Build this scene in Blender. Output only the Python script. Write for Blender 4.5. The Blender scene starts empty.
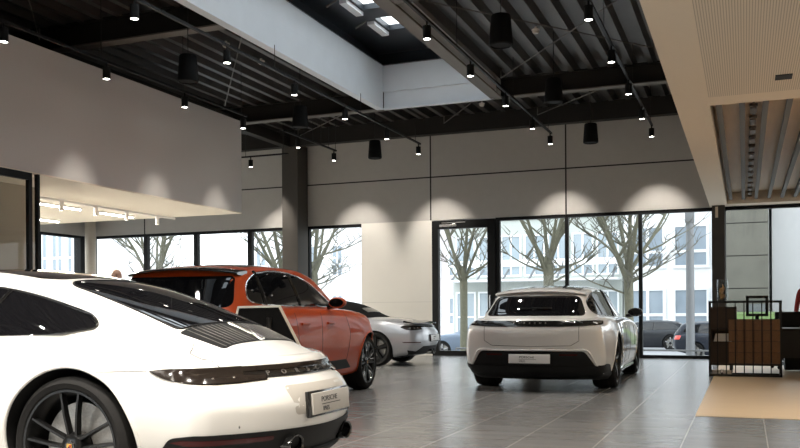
import bpy, bmesh, math, random
import numpy as np
from mathutils import Vector, Matrix
from mathutils.bvhtree import BVHTree
from mathutils.geometry import delaunay_2d_cdt

random.seed(7)
SC = bpy.context.scene
COL = SC.collection
PI = math.pi
R = math.radians

# ------------------------------------------------------------------ materials
def new_mat(name):
    m = bpy.data.materials.new(name)
    m.use_nodes = True
    nt = m.node_tree
    b = nt.nodes['Principled BSDF']
    return m, nt, b

def mat(name, col, rough=.5, metal=0., coat=0., spec=.5, noise=0., scale=20., bump=0., emit=None, estr=0., coat_rough=.03, flake=0.):
    m, nt, b = new_mat(name)
    c = (*col, 1)
    b.inputs['Base Color'].default_value = c
    b.inputs['Roughness'].default_value = rough
    b.inputs['Metallic'].default_value = metal
    b.inputs['Coat Weight'].default_value = coat
    b.inputs['Coat Roughness'].default_value = coat_rough
    b.inputs['Specular IOR Level'].default_value = spec
    if noise or bump:
        tc = nt.nodes.new('ShaderNodeTexCoord')
        n = nt.nodes.new('ShaderNodeTexNoise')
        n.inputs['Scale'].default_value = scale
        n.inputs['Detail'].default_value = 5
        nt.links.new(tc.outputs['Object'], n.inputs['Vector'])
        if noise:
            mx = nt.nodes.new('ShaderNodeMix'); mx.data_type = 'RGBA'
            mx.inputs[6].default_value = (*[max(0, v * (1 - noise)) for v in col], 1)
            mx.inputs[7].default_value = (*[min(1, v * (1 + noise)) for v in col], 1)
            nt.links.new(n.outputs['Fac'], mx.inputs[0])
            nt.links.new(mx.outputs[2], b.inputs['Base Color'])
        if bump:
            bp = nt.nodes.new('ShaderNodeBump')
            bp.inputs['Strength'].default_value = bump
            bp.inputs['Distance'].default_value = .01
            nt.links.new(n.outputs['Fac'], bp.inputs['Height'])
            nt.links.new(bp.outputs['Normal'], b.inputs['Normal'])
    if emit:
        b.inputs['Emission Color'].default_value = (*emit, 1)
        b.inputs['Emission Strength'].default_value = estr
    return m

def glass_mat(name, tint=(.95, .98, 1), gloss=.08):
    m = bpy.data.materials.new(name); m.use_nodes = True
    nt = m.node_tree; nt.nodes.clear()
    out = nt.nodes.new('ShaderNodeOutputMaterial')
    tr = nt.nodes.new('ShaderNodeBsdfTransparent'); tr.inputs[0].default_value = (*tint, 1)
    gl = nt.nodes.new('ShaderNodeBsdfGlossy'); gl.inputs['Roughness'].default_value = .01
    fr = nt.nodes.new('ShaderNodeFresnel'); fr.inputs['IOR'].default_value = 1.35
    mx = nt.nodes.new('ShaderNodeMixShader')
    ge = nt.nodes.new('ShaderNodeNewGeometry'); iv = nt.nodes.new('ShaderNodeMath'); iv.operation = 'SUBTRACT'; iv.inputs[0].default_value = 1
    nt.links.new(ge.outputs['Backfacing'], iv.inputs[1]); ml = nt.nodes.new('ShaderNodeMath'); ml.operation = 'MULTIPLY'
    nt.links.new(fr.outputs[0], ml.inputs[0]); nt.links.new(iv.outputs[0], ml.inputs[1])
    nt.links.new(ml.outputs[0], mx.inputs[0]); nt.links.new(tr.outputs[0], mx.inputs[1]); nt.links.new(gl.outputs[0], mx.inputs[2])
    nt.links.new(mx.outputs[0], out.inputs[0])
    return m

M = {}
M['white_paint'] = mat('white_paint', (.86, .845, .80), .32, 0, 1.0)
M['ice_paint'] = mat('ice_grey_paint', (.84, .835, .82), .32, .05, 1.0, noise=.03, scale=400)
M['silver_paint'] = mat('silver_paint', (.44, .45, .48), .34, .3, 1.0, noise=.03, scale=400)
M['orange_paint'] = mat('papaya_paint', (.56, .070, .008), .5, 0, .6, .25, noise=.04, scale=400)
M['blue_paint'] = mat('blue_grey_paint', (.16, .20, .26), .4, 0, .3, .2)
M['dark_paint'] = mat('dark_blue_paint', (.018, .022, .032), .4, 0, .25, .2)
M['black_paint'] = mat('black_paint', (.014, .016, .02), .4, 0, .25, .2)
M['car_glass'] = mat('car_glass', (.006, .006, .007), .02, 0, 0, .5)
M['gloss_black'] = mat('gloss_black', (.010, .010, .010), .12, 0, .6)
M['lamp_glass'] = mat('tail_lamp_glass', (.020, .015, .012), .12, 0, .3, .3)
M['lamp_clear'] = mat('lamp_lens_glint', (.75, .72, .68), .12, .9)  # clear lamp lenses, also the beads that stand for glints
M['red_lens'] = mat('red_lens', (.055, .004, .004), .2, 0, .15, .3)
M['red_lamp'] = mat('red_lamp', (.75, .05, .03), .2, 0, 1.0)
M['black_plastic'] = mat('black_plastic', (.010, .010, .010), .5, 0, 0, .2, noise=.1, scale=60)
M['liner'] = mat('arch_liner', (.006, .006, .006), .9)
M['tyre'] = mat('tyre_rubber', (.014, .0135, .013), .75, 0, 0, .2, noise=.2, scale=80, bump=.1)
M['rim_black'] = mat('rim_black', (.007, .007, .007), .28, 0, .25, .3)
M['rim_silver'] = mat('rim_machined', (.60, .60, .60), .22, .95)
M['disc'] = mat('brake_disc', (.40, .385, .36), .42, .6, noise=.35, scale=90)
M['caliper'] = mat('brake_caliper', (.03, .03, .03), .4)
M['fin'] = mat('fin_metal', (.16, .15, .135), .35, .3)
M['dark_chrome'] = mat('dark_chrome', (.10, .10, .10), .15, .9)
M['chrome'] = mat('chrome', (.80, .80, .80), .10, 1.)
M['crest_gold'] = mat('crest_gold', (.65, .40, .10), .3, .6)
M['crest_red'] = mat('crest_red', (.45, .03, .02), .35)
M['plate'] = mat('plate_face', (.52, .49, .44), .45, noise=.03, scale=30)
M['plate_white'] = mat('plate_face_white', (.80, .80, .80), .4, noise=.03, scale=30)
M['ink'] = mat('dark_ink', (.03, .03, .03), .5)
M['letter_grey'] = mat('letter_grey', (.34, .31, .28), .3, .5)
M['seam'] = mat('panel_gap', (.02, .02, .02), .6)
M['fabric_top'] = mat('soft_top_fabric', (.012, .0115, .0115), .95, 0, 0, .1, noise=.25, scale=120, bump=.15)
M['skin'] = mat('skin', (.56, .36, .27), .5, noise=.08, scale=15)
M['hair'] = mat('hair', (.05, .04, .03), .7, noise=.2, scale=60)
M['grey_hair'] = mat('grey_hair', (.42, .38, .35), .7, noise=.2, scale=60)
M['jacket'] = mat('navy_cloth', (.05, .06, .09), .85, noise=.15, scale=60)
M['trousers'] = mat('grey_cloth', (.07, .07, .07), .85, noise=.15, scale=60)
M['shoe'] = mat('shoe_leather', (.02, .015, .012), .4)
M['red_cloth'] = mat('red_cloth', (.30, .025, .025), .8, noise=.15, scale=50)

# ------------------------------------------------------------------ mesh helper
class MB:
    """collects shapes and links them as one mesh object"""
    def __init__(s):
        s.bm = bmesh.new(); s.mats = []
    def mi(s, m):
        if m is None: return 0
        if m not in s.mats: s.mats.append(m)
        return s.mats.index(m)
    def face(s, pts, m=None):
        f = s.bm.faces.new([s.bm.verts.new(p) for p in pts]); f.material_index = s.mi(m); return f
    def box(s, x0, x1, y0, y1, z0, z1, m=None, mtx=None, bevel=0.):
        v = [Vector((x, y, z)) for z in (z0, z1) for y in (y0, y1) for x in (x0, x1)]
        if mtx: v = [mtx @ p for p in v]
        vs = [s.bm.verts.new(p) for p in v]
        k = s.mi(m); fs = []
        for q in ((0, 2, 3, 1), (4, 5, 7, 6), (0, 1, 5, 4), (2, 6, 7, 3), (0, 4, 6, 2), (1, 3, 7, 5)):
            f = s.bm.faces.new([vs[i] for i in q]); f.material_index = k; fs.append(f)
        if bevel:
            es = list({e for f in fs for e in f.edges})
            r = bmesh.ops.bevel(s.bm, geom=es, offset=bevel, segments=2, affect='EDGES', profile=.6)
            for f in r['faces']: f.material_index = k
        return s
    def tube(s, path, r, seg=8, m=None, cap=True, closed=False):
        P = [Vector(p) for p in path]; n = len(P)
        rr = r if isinstance(r, (list, tuple)) else [r] * n
        rings = []; k = s.mi(m); up = None
        for i in range(n):
            a = P[(i - 1) % n] if (closed or i > 0) else P[i]
            b = P[(i + 1) % n] if (closed or i < n - 1) else P[i]
            t = (b - a)
            if t.length < 1e-9: t = Vector((0, 0, 1))
            t.normalize()
            if up is None:
                up = t.orthogonal().normalized()
            u = (up - t * up.dot(t))
            if u.length < 1e-6: u = t.orthogonal()
            u.normalize(); up = u; w = t.cross(u)
            rings.append([s.bm.verts.new(P[i] + (u * math.cos(2 * PI * j / seg) + w * math.sin(2 * PI * j / seg)) * rr[i]) for j in range(seg)])
        m_ = n if closed else n - 1
        for i in range(m_):
            A, B = rings[i], rings[(i + 1) % n]
            for j in range(seg):
                f = s.bm.faces.new((A[j], A[(j + 1) % seg], B[(j + 1) % seg], B[j])); f.material_index = k
        if cap and not closed:
            f = s.bm.faces.new(rings[0][::-1]); f.material_index = k
            f = s.bm.faces.new(rings[-1]); f.material_index = k
        return s
    def lathe(s, prof, axis='z', seg=32, c=(0, 0, 0), m=None, closed=False, a0=0., a1=2 * PI):
        """prof: list of (radius, height)"""
        k = s.mi(m); c = Vector(c); rings = []
        full = abs(a1 - a0 - 2 * PI) < 1e-6
        na = seg if full else seg + 1
        for (r, h) in prof:
            ring = []
            if r < 1e-6:
                p = Vector((0, 0, h))
                if axis == 'y': p = Vector((0, h, 0))
                if axis == 'x': p = Vector((h, 0, 0))
                ring = [s.bm.verts.new(c + p)]
            else:
                for j in range(na):
                    a = a0 + (a1 - a0) * j / seg
                    ca, sa = r * math.cos(a), r * math.sin(a)
                    p = {'z': (ca, sa, h), 'y': (sa, h, ca), 'x': (h, ca, sa)}[axis]
                    ring.append(s.bm.verts.new(c + Vector(p)))
            rings.append(ring)
        pairs = list(zip(rings[:-1], rings[1:]))
        if closed: pairs.append((rings[-1], rings[0]))
        for A, B in pairs:
            for j in range(seg):
                j2 = (j + 1) % na
                if len(A) == 1 and len(B) == 1: continue
                if len(A) == 1: vs = (A[0], B[j2], B[j])
                elif len(B) == 1: vs = (A[j], A[j2], B[0])
                else: vs = (A[j], A[j2], B[j2], B[j])
                f = s.bm.faces.new(vs); f.material_index = k
        return s
    def prism(s, poly, z0, z1, m=None, mtx=None):
        """extrude a 2-D polygon (x,y) from z0 to z1"""
        k = s.mi(m)
        T = (lambda p: mtx @ p) if mtx else (lambda p: p)
        a = [s.bm.verts.new(T(Vector((x, y, z0)))) for x, y in poly]
        b = [s.bm.verts.new(T(Vector((x, y, z1)))) for x, y in poly]
        n = len(poly)
        fs = [s.bm.faces.new(a[::-1]), s.bm.faces.new(b)]
        for i in range(n):
            fs.append(s.bm.faces.new((a[i], a[(i + 1) % n], b[(i + 1) % n], b[i])))
        for f in fs: f.material_index = k
        return s
    def ico(s, c, r, sub=2, m=None, scale=(1, 1, 1)):
        k = s.mi(m); n0 = len(s.bm.faces)
        mt = Matrix.Translation(c) @ Matrix.Diagonal((*[r * q for q in scale], 1))
        bmesh.ops.create_icosphere(s.bm, subdivisions=sub, radius=1, matrix=mt)
        s.bm.faces.ensure_lookup_table()
        for f in s.bm.faces[n0:]: f.material_index = k
        return s
    def build(s, name, m=None, parent=None, smooth=35, recalc=True):
        if m is not None:
            if s.mats: s.mats[0] = s.mats[0]
            else: s.mats = [m]
        if recalc: bmesh.ops.recalc_face_normals(s.bm, faces=s.bm.faces)
        if smooth is not None:
            lim = R(smooth)
            for f in s.bm.faces: f.smooth = True
            for e in s.bm.edges:
                if len(e.link_faces) == 2 and e.calc_face_angle(0) > lim: e.smooth = False
        me = bpy.data.meshes.new(name); s.bm.to_mesh(me); s.bm.free()
        for q in s.mats: me.materials.append(q)
        o = bpy.data.objects.new(name, me); COL.objects.link(o)
        if parent is not None: o.parent = parent
        return o

def tag(o, label=None, cat=None, group=None, kind=None):
    if label: o['label'] = label
    if cat: o['category'] = cat
    if group: o['group'] = group
    if kind: o['kind'] = kind
    return o

def empty(name, loc=(0, 0, 0), rz=0., label=None, cat=None, group=None, kind=None):
    o = bpy.data.objects.new(name, None); COL.objects.link(o)
    o.empty_display_size = .1
    o.location = loc; o.rotation_euler = (0, 0, rz)
    return tag(o, label, cat, group, kind)

def children_of(o): return list(o.children)

def copy_tree(o, parent=None):
    c = o.copy(); COL.objects.link(c); c.parent = parent
    for ch in children_of(o): copy_tree(ch, c)
    return c

def text_mesh(txt, size, depth=.001, stretch=1., space=1.0):
    cu = bpy.data.curves.new('txt', 'FONT'); cu.body = txt; cu.size = size; cu.extrude = depth
    cu.align_x = 'CENTER'; cu.align_y = 'CENTER'; cu.space_character = space
    o = bpy.data.objects.new('txt', cu); COL.objects.link(o)
    dg = bpy.context.evaluated_depsgraph_get(); dg.update()
    me = bpy.data.meshes.new_from_object(o.evaluated_get(dg))
    bpy.data.objects.remove(o); bpy.data.curves.remove(cu)
    for v in me.vertices: v.co.x *= stretch
    return me

def text_obj(name, txt, size, m, parent, mtx, stretch=1., depth=.001, space=1.0):
    me = text_mesh(txt, size, depth, stretch, space)
    me.transform(mtx); me.materials.clear(); me.materials.append(m)
    o = bpy.data.objects.new(name, me); COL.objects.link(o); o.parent = parent
    return o

# ------------------------------------------------------------------ curves
def pchip(xs, ys):
    xs = np.array(xs, float); ys = np.array(ys, float)
    h = np.diff(xs); d = np.diff(ys) / h; n = len(xs)
    g = np.zeros(n)
    for i in range(1, n - 1):
        if d[i - 1] * d[i] > 0:
            w1 = 2 * h[i] + h[i - 1]; w2 = h[i] + 2 * h[i - 1]
            g[i] = (w1 + w2) / (w1 / d[i - 1] + w2 / d[i])
    g[0] = d[0]; g[-1] = d[-1]
    def f(x):
        x = np.asarray(x, float); xc = np.clip(x, xs[0], xs[-1])
        i = np.clip(np.searchsorted(xs, xc) - 1, 0, n - 2)
        t = (xc - xs[i]) / h[i]
        return ((1 + 2 * t) * (1 - t) ** 2 * ys[i] + t * (1 - t) ** 2 * h[i] * g[i] + t * t * (3 - 2 * t) * ys[i + 1] + t * t * (t - 1) * h[i] * g[i + 1])
    return f

def cv(pts, sig=.05):
    """smooth curve through (x, y) pairs"""
    xs = [p[0] for p in pts]; ys = [p[1] for p in pts]
    if len(pts) == 1: return lambda x: ys[0] + 0 * np.asarray(x, float)
    f = pchip(xs, ys)
    if not sig: return f
    st = .01; g = np.arange(xs[0] - .4, xs[-1] + .4, st)
    v = f(g)
    lo = g < xs[0]; hi = g > xs[-1]
    v[lo] = ys[0] + (g[lo] - xs[0]) * (f(xs[0] + st) - ys[0]) / st
    v[hi] = ys[-1] + (g[hi] - xs[-1]) * (ys[-1] - f(xs[-1] - st)) / st
    k = np.exp(-.5 * (np.arange(-int(3 * sig / st), int(3 * sig / st) + 1) * st / sig) ** 2); k /= k.sum()
    pad = len(k) // 2
    vp = np.r_[[v[0]] * pad, v, [v[-1]] * pad]
    v2 = np.convolve(vp, k, 'valid')
    return lambda x: np.interp(x, g, v2)

def crom(P, n=6, mirror=True):
    """Catmull-Rom through 2-D points, ends mirrored across y=0 when asked"""
    P = np.array(P, float)
    if mirror == 'both':
        a = P[1] * [-1, 1]; b = P[-2] * [-1, 1]
    elif mirror == 'end':
        a = 2 * P[0] - P[1]; b = P[-2] * [-1, 1]
    else:
        a = 2 * P[0] - P[1]; b = 2 * P[-1] - P[-2]
    Q = np.vstack([a, P, b]); out = []
    for i in range(1, len(Q) - 2):
        p0, p1, p2, p3 = Q[i - 1], Q[i], Q[i + 1], Q[i + 2]
        t0 = 0; e = .5
        t1 = t0 + max(1e-4, np.linalg.norm(p1 - p0)) ** e
        t2 = t1 + max(1e-4, np.linalg.norm(p2 - p1)) ** e
        t3 = t2 + max(1e-4, np.linalg.norm(p3 - p2)) ** e
        for k in range(n):
            t = t1 + (t2 - t1) * k / n
            A1 = (t1 - t) / (t1 - t0) * p0 + (t - t0) / (t1 - t0) * p1
            A2 = (t2 - t) / (t2 - t1) * p1 + (t - t1) / (t2 - t1) * p2
            A3 = (t3 - t) / (t3 - t2) * p2 + (t - t2) / (t3 - t2) * p3
            B1 = (t2 - t) / (t2 - t0) * A1 + (t - t0) / (t2 - t0) * A2
            B2 = (t3 - t) / (t3 - t1) * A2 + (t - t1) / (t3 - t1) * A3
            out.append((t2 - t) / (t2 - t1) * B1 + (t - t1) / (t2 - t1) * B2)
    out.append(P[-1])
    return np.array(out)

def fillet(poly, r, n=5):
    """round the corners of a 2-D polygon; r one radius or one per corner"""
    N = len(poly); out = []
    rs = r if isinstance(r, (list, tuple)) else [r] * N
    for i in range(N):
        p = Vector(poly[i]); a = Vector(poly[i - 1]); b = Vector(poly[(i + 1) % N])
        da = a - p; db = b - p
        k = min(rs[i], da.length * .48, db.length * .48)
        if k < 1e-4: out.append(tuple(p)); continue
        A = p + da.normalized() * k; B = p + db.normalized() * k
        for j in range(n + 1):
            t = j / n
            q = A * (1 - t) ** 2 + p * 2 * t * (1 - t) + B * t * t
            out.append((q.x, q.y))
    return out

def densify(poly, step, closed=True):
    out = []; N = len(poly)
    for i in range(N if closed else N - 1):
        a = Vector(poly[i]); b = Vector(poly[(i + 1) % N]); k = max(1, int((b - a).length / step))
        for j in range(k): out.append(tuple(a.lerp(b, j / k)))
    if not closed: out.append(tuple(poly[-1]))
    return out
# ------------------------------------------------------------------ car generator
# local frame: x forward from the rear bumper, y left, z up
class Car:
    def __init__(c, S):
        c.S = S; L = c.L = S['L']
        g = lambda k: cv(S[k])
        zb, wb, wl, zl, wm, zm, ws, zs, wd, zd, zc = [g(k) for k in ('zb', 'wb', 'wl', 'zl', 'wm', 'zm', 'ws', 'zs', 'wd', 'zd', 'zc')]
        def section(s, n=7):
            P = [(0, zb(s)), (wb(s) * .7, zb(s)), (wb(s), zb(s) + .025), (wl(s), zl(s)), (wm(s), zm(s)), (ws(s), zs(s)), (wd(s), zd(s)), (0, zc(s))]
            return crom(P, n, 'both')
        pr = cv(S['prof_r'], 0); pf = cv(S['prof_f'], 0)
        kr, er, kf, ef = S['plan_r'] + S['plan_f']; W = S['W']
        def XR(y, z): return kr * (np.abs(y) / W) ** er + pr(z)
        def XF(y, z): return kf * (np.abs(y) / W) ** ef + pf(z)
        def fade(t, T):
            t = np.clip(t / T, 0, 1); return 1 - t * t * (3 - 2 * t)
        T = S.get('fade', 1.0); rc = S.get('rc', .10)
        rings = []
        ss = np.concatenate([np.linspace(rc, 1.3, 30), np.linspace(1.3, L - 1.3, 40)[1:], np.linspace(L - 1.3, L - rc, 30)[1:]])
        def cap(sec, zmid, hz, hw, rear):
            out = []
            for q in (90, 75, 60, 45, 30, 15):
                f = R(q); ins = rc * (1 - math.sin(R(90 - q))); off = rc * (1 - math.sin(f))
                out.append((1 - ins / hw, 1 - ins / hz, off))
            base = out[0]
            inner = [(base[0] * t, base[1] * t, 0.) for t in (.02, .2, .4, .6, .75, .88)]
            res = []
            for sy, sz, off in inner + out:
                y = sec[:, 0] * sy; z = zmid + (sec[:, 1] - zmid) * sz
                x = XR(y, z) + off if rear else L - XF(y, z) - off
                res.append(np.c_[x, y, z])
            return res
        s0 = section(rc); z0 = (s0[:, 1].min() + s0[:, 1].max()) / 2
        rings += cap(s0, z0, (s0[:, 1].max() - s0[:, 1].min()) / 2, s0[:, 0].max(), True)
        for s in ss:
            q = section(s); y, z = q[:, 0], q[:, 1]
            x = s + fade(s - rc, T) * XR(y, z) - fade(L - rc - s, T) * XF(y, z)
            rings.append(np.c_[x, y, z])
        s1 = section(L - rc); z1 = (s1[:, 1].min() + s1[:, 1].max()) / 2
        rings += cap(s1, z1, (s1[:, 1].max() - s1[:, 1].min()) / 2, s1[:, 0].max(), False)[::-1]
        V = []; Fc = []
        for r in rings:
            V.append(np.vstack([r, r[-2:0:-1] * [1, -1, 1]]))
        n = len(V[0]); nr = len(V); V = np.vstack(V)
        for i in range(nr - 1):
            for j in range(n):
                a = i * n + j; b = i * n + (j + 1) % n
                Fc.append((a, b, b + n, a + n))
        Fc.append(tuple(range(n - 1, -1, -1))); Fc.append(tuple(range((nr - 1) * n, nr * n)))
        c.bv, c.bf = V, Fc
        # greenhouse
        gb, gz, gt, gd, gc = [g(k) for k in ('gb', 'gz', 'gt', 'gd', 'gc')]
        bul = S.get('gbulge', .02)
        V2 = []; rows = []
        st = np.linspace(S['gs'][0], S['gs'][1], 90)
        for s in st:
            B = np.array([gb(s), gz(s)]); C_ = np.array([0., gc(s)]); T_ = np.array([gt(s), gc(s) - gd(s)])
            if T_[1] < B[1] + .01: T_[1] = B[1] + .01
            m1 = B * .67 + T_ * .33 + [bul * .9, 0]; m2 = B * .33 + T_ * .67 + [bul, 0]
            h = C_[1] - T_[1]
            P = [B, m1, m2, T_, (T_[0] * .82, T_[1] + h * .52), (T_[0] * .45, T_[1] + h * .88), C_]
            q = crom(P, 6, 'end')
            V2.append(np.c_[np.full(len(q), s), q]); 
        h = len(V2[0])
        V2 = [np.vstack([r, r[-2::-1] * [1, -1, 1]]) for r in V2]
        n2 = len(V2[0]); V2 = np.vstack(V2); F2 = []
        for i in range(len(st) - 1):
            for j in range(n2 - 1):
                a = i * n2 + j; F2.append((a, a + n2, a + n2 + 1, a + 1))
        c.gv, c.gf = V2, F2
        off = len(V)
        allv = [Vector(p) for p in V] + [Vector(p) for p in V2]
        c.bvh = BVHTree.FromPolygons(allv, list(Fc) + [tuple(i + off for i in f) for f in F2])
        # smooth vertex normals for everything laid on the skin
        vn = np.zeros((len(allv), 3)); A_ = np.array([tuple(v) for v in allv]); fl = [f for f in Fc if len(f) == 4] + [tuple(i + off for i in f) for f in F2]
        q4 = np.array(fl); fn = np.cross(A_[q4[:, 2]] - A_[q4[:, 0]], A_[q4[:, 3]] - A_[q4[:, 1]])
        for k in range(4): np.add.at(vn, q4[:, k], fn)
        c.vn = vn / np.maximum(1e-9, np.linalg.norm(vn, axis=1))[:, None]; c.av = A_
        c.faces = {None: list(Fc) + [tuple(i + off for i in f) for f in F2], 'body': list(Fc), 'top': [tuple(i + off for i in f) for f in F2]}
        c.bvh_body = BVHTree.FromPolygons([Vector(p) for p in V], Fc)
        c.bvh_top = BVHTree.FromPolygons([Vector(p) for p in V2], F2)

    # --- mapping of 2-D drawings onto the skin
    def hit(c, u, v, mode, which=None):
        b = {None: c.bvh, 'body': c.bvh_body, 'top': c.bvh_top}[which]
        if mode == 'left': o, d = Vector((u, 3, v)), Vector((0, -1, 0))
        elif mode == 'right': o, d = Vector((u, -3, v)), Vector((0, 1, 0))
        elif mode == 'rear': o, d = Vector((-2, u, v)), Vector((1, 0, 0))
        elif mode == 'front': o, d = Vector((c.L + 2, u, v)), Vector((-1, 0, 0))
        elif mode == 'top': o, d = Vector((u, v, 4)), Vector((0, 0, -1))
        elif mode == 'cyl':       # u angle from the tail, v height
            cx = c.S.get('cyl', 1.3); d = Vector((math.cos(u), -math.sin(u), 0)); o = Vector((cx, 0, v)) - d * 4
        p, nrm, fi, _ = b.ray_cast(o, d)
        if p is None:
            # walk the ray to the skin's nearest edge
            p0 = o + d * (3 if mode in ('left', 'right') else 4 if mode == 'cyl' else 2.2)
            p, nrm, fi, _ = b.find_nearest(p0)
        if nrm.dot(d) > 0: nrm = -nrm
        ids = c.faces[which][fi]
        if len(ids) == 4:
            w = 1 / (np.linalg.norm(c.av[list(ids)] - np.array(p), axis=1) + 1e-4) ** 2
            sn = Vector((c.vn[list(ids)] * w[:, None]).sum(0)).normalized()
            if sn.dot(nrm) < 0: sn = -sn
            if sn.dot(nrm) > .8: nrm = sn
        return p, nrm

    def patch(c, name, poly, mode, m, parent, off=.004, res=.04, which=None, depth=.02):
        poly = densify(poly, res)
        n = len(poly); pts = [Vector(p) for p in poly]
        edges = [(i, (i + 1) % n) for i in range(n)]
        xs = [p[0] for p in poly]; ys = [p[1] for p in poly]
        P = np.array(poly)
        A, B = P, np.roll(P, -1, 0)
        def inside(x, y):
            cr = ((A[:, 1] > y) != (B[:, 1] > y))
            with np.errstate(divide='ignore', invalid='ignore'):
                xi = A[:, 0] + (y - A[:, 1]) / (B[:, 1] - A[:, 1]) * (B[:, 0] - A[:, 0])
            return (cr & (x < xi)).sum() % 2 == 1
        gx = np.arange(min(xs) + res * .5, max(xs), res); gy = np.arange(min(ys) + res * .5, max(ys), res)
        for x in gx:
            for y in gy:
                if inside(x, y) and np.min((P[:, 0] - x) ** 2 + (P[:, 1] - y) ** 2) > (res * .45) ** 2: pts.append(Vector((x, y)))
        ov, oe, of, *_ = delaunay_2d_cdt(pts, edges, [], 1, 1e-6)
        bm = bmesh.new(); vs = []; ns = []
        for p in ov:
            q, nr = c.hit(p.x, p.y, mode, which); vs.append(bm.verts.new(q + nr * off)); ns.append(nr)
        bm.verts.index_update()
        for f in of:
            try: bm.faces.new([vs[i] for i in f])
            except ValueError: pass
        # outward facing
        bm.normal_update(); 
        s = sum(f.normal.dot(ns[f.verts[0].index]) for f in bm.faces)
        if s < 0: bmesh.ops.reverse_faces(bm, faces=bm.faces)
        be = [e for e in bm.edges if len(e.link_faces) == 1]
        low = {}
        for e in be:
            for v in e.verts:
                if v not in low: low[v] = bm.verts.new(v.co - ns[v.index] * depth)
        for e in be:
            a, b = e.verts
            l = e.link_loops[0]
            if l.vert is a: a, b = b, a
            try: bm.faces.new((a, b, low[b], low[a]))
            except ValueError: pass
        for f in bm.faces: f.smooth = True
        for e in bm.edges:
            if len(e.link_faces) == 2 and e.calc_face_angle(0) > R(50): e.smooth = False
        bm.verts.index_update(); nn = len(ns)
        me = bpy.data.meshes.new(name); bm.to_mesh(me)
        cn = [tuple(ns[v.index]) if v.index < nn else tuple(v.normal) for v in bm.verts]; bm.free(); me.materials.append(m)
        me.normals_split_custom_set_from_vertices(cn)
        o = bpy.data.objects.new(name, me); COL.objects.link(o); o.parent = parent
        return o

    def path(c, pts, mode, off=0., step=.03, closed=False, which=None):
        out = []
        for p in densify(pts, step, closed):
            q, nr = c.hit(p[0], p[1], mode, which); out.append(q + nr * off)
        return out

    def line(c, name, pts, mode, m, parent, r=.004, off=0., closed=False, which=None, seg=6, step=.03):
        mb = MB(); mb.tube(c.path(pts, mode, off, step, closed, which), r, seg, closed=closed)
        return mb.build(name, m, parent, 60)

    def shell(c, paint, cabin_paint, parent, names=('body', 'cabin')):
        S = c.S
        me = bpy.data.meshes.new('body'); me.from_pydata([tuple(p) for p in c.bv], [], c.bf); me.update()
        bm = bmesh.new(); bm.from_mesh(me); bmesh.ops.recalc_face_normals(bm, faces=bm.faces)
        bm.to_mesh(me); bm.free()
        me.materials.append(paint); me.materials.append(M['liner'])
        o = bpy.data.objects.new(names[0], me); COL.objects.link(o)
        for (ax, ra) in S['arches']:
            for sg in (1, -1):
                mb = MB(); y0, y1 = sorted((sg * .42, sg * 1.3))
                mb.lathe([(0, y0), (ra, y0), (ra, y1), (0, y1)], 'y', 56, (ax[0], 0, ax[1]), M['liner'])
                k = mb.build('cut', M['liner'], None, None)
                for p in k.data.polygons: p.material_index = 0
                k.data.materials.clear(); k.data.materials.append(M['liner'])
                md = o.modifiers.new('b', 'BOOLEAN'); md.operation = 'DIFFERENCE'; md.object = k; md.solver = 'EXACT'; md.material_mode = 'TRANSFER'
                dg = bpy.context.evaluated_depsgraph_get(); dg.update()
                nm = bpy.data.meshes.new_from_object(o.evaluated_get(dg))
                o.modifiers.clear(); o.data = nm
                bpy.data.objects.remove(k)
        bm = bmesh.new(); bm.from_mesh(o.data)
        for f in bm.faces: f.smooth = True
        for e in bm.edges:
            e.smooth = not (len(e.link_faces) == 2 and e.calc_face_angle(0) > R(38))
        bm.to_mesh(o.data); bm.free()
        o.data.name = names[0]; o.parent = parent
        mb = MB(); vs = [mb.bm.verts.new(p) for p in c.gv]
        for f in c.gf: mb.bm.faces.new([vs[i] for i in f])
        g = mb.build(names[1], cabin_paint, parent, 40)
        return o, g

def mirror_y(poly): return [(u, -v) for u, v in poly]

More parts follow.
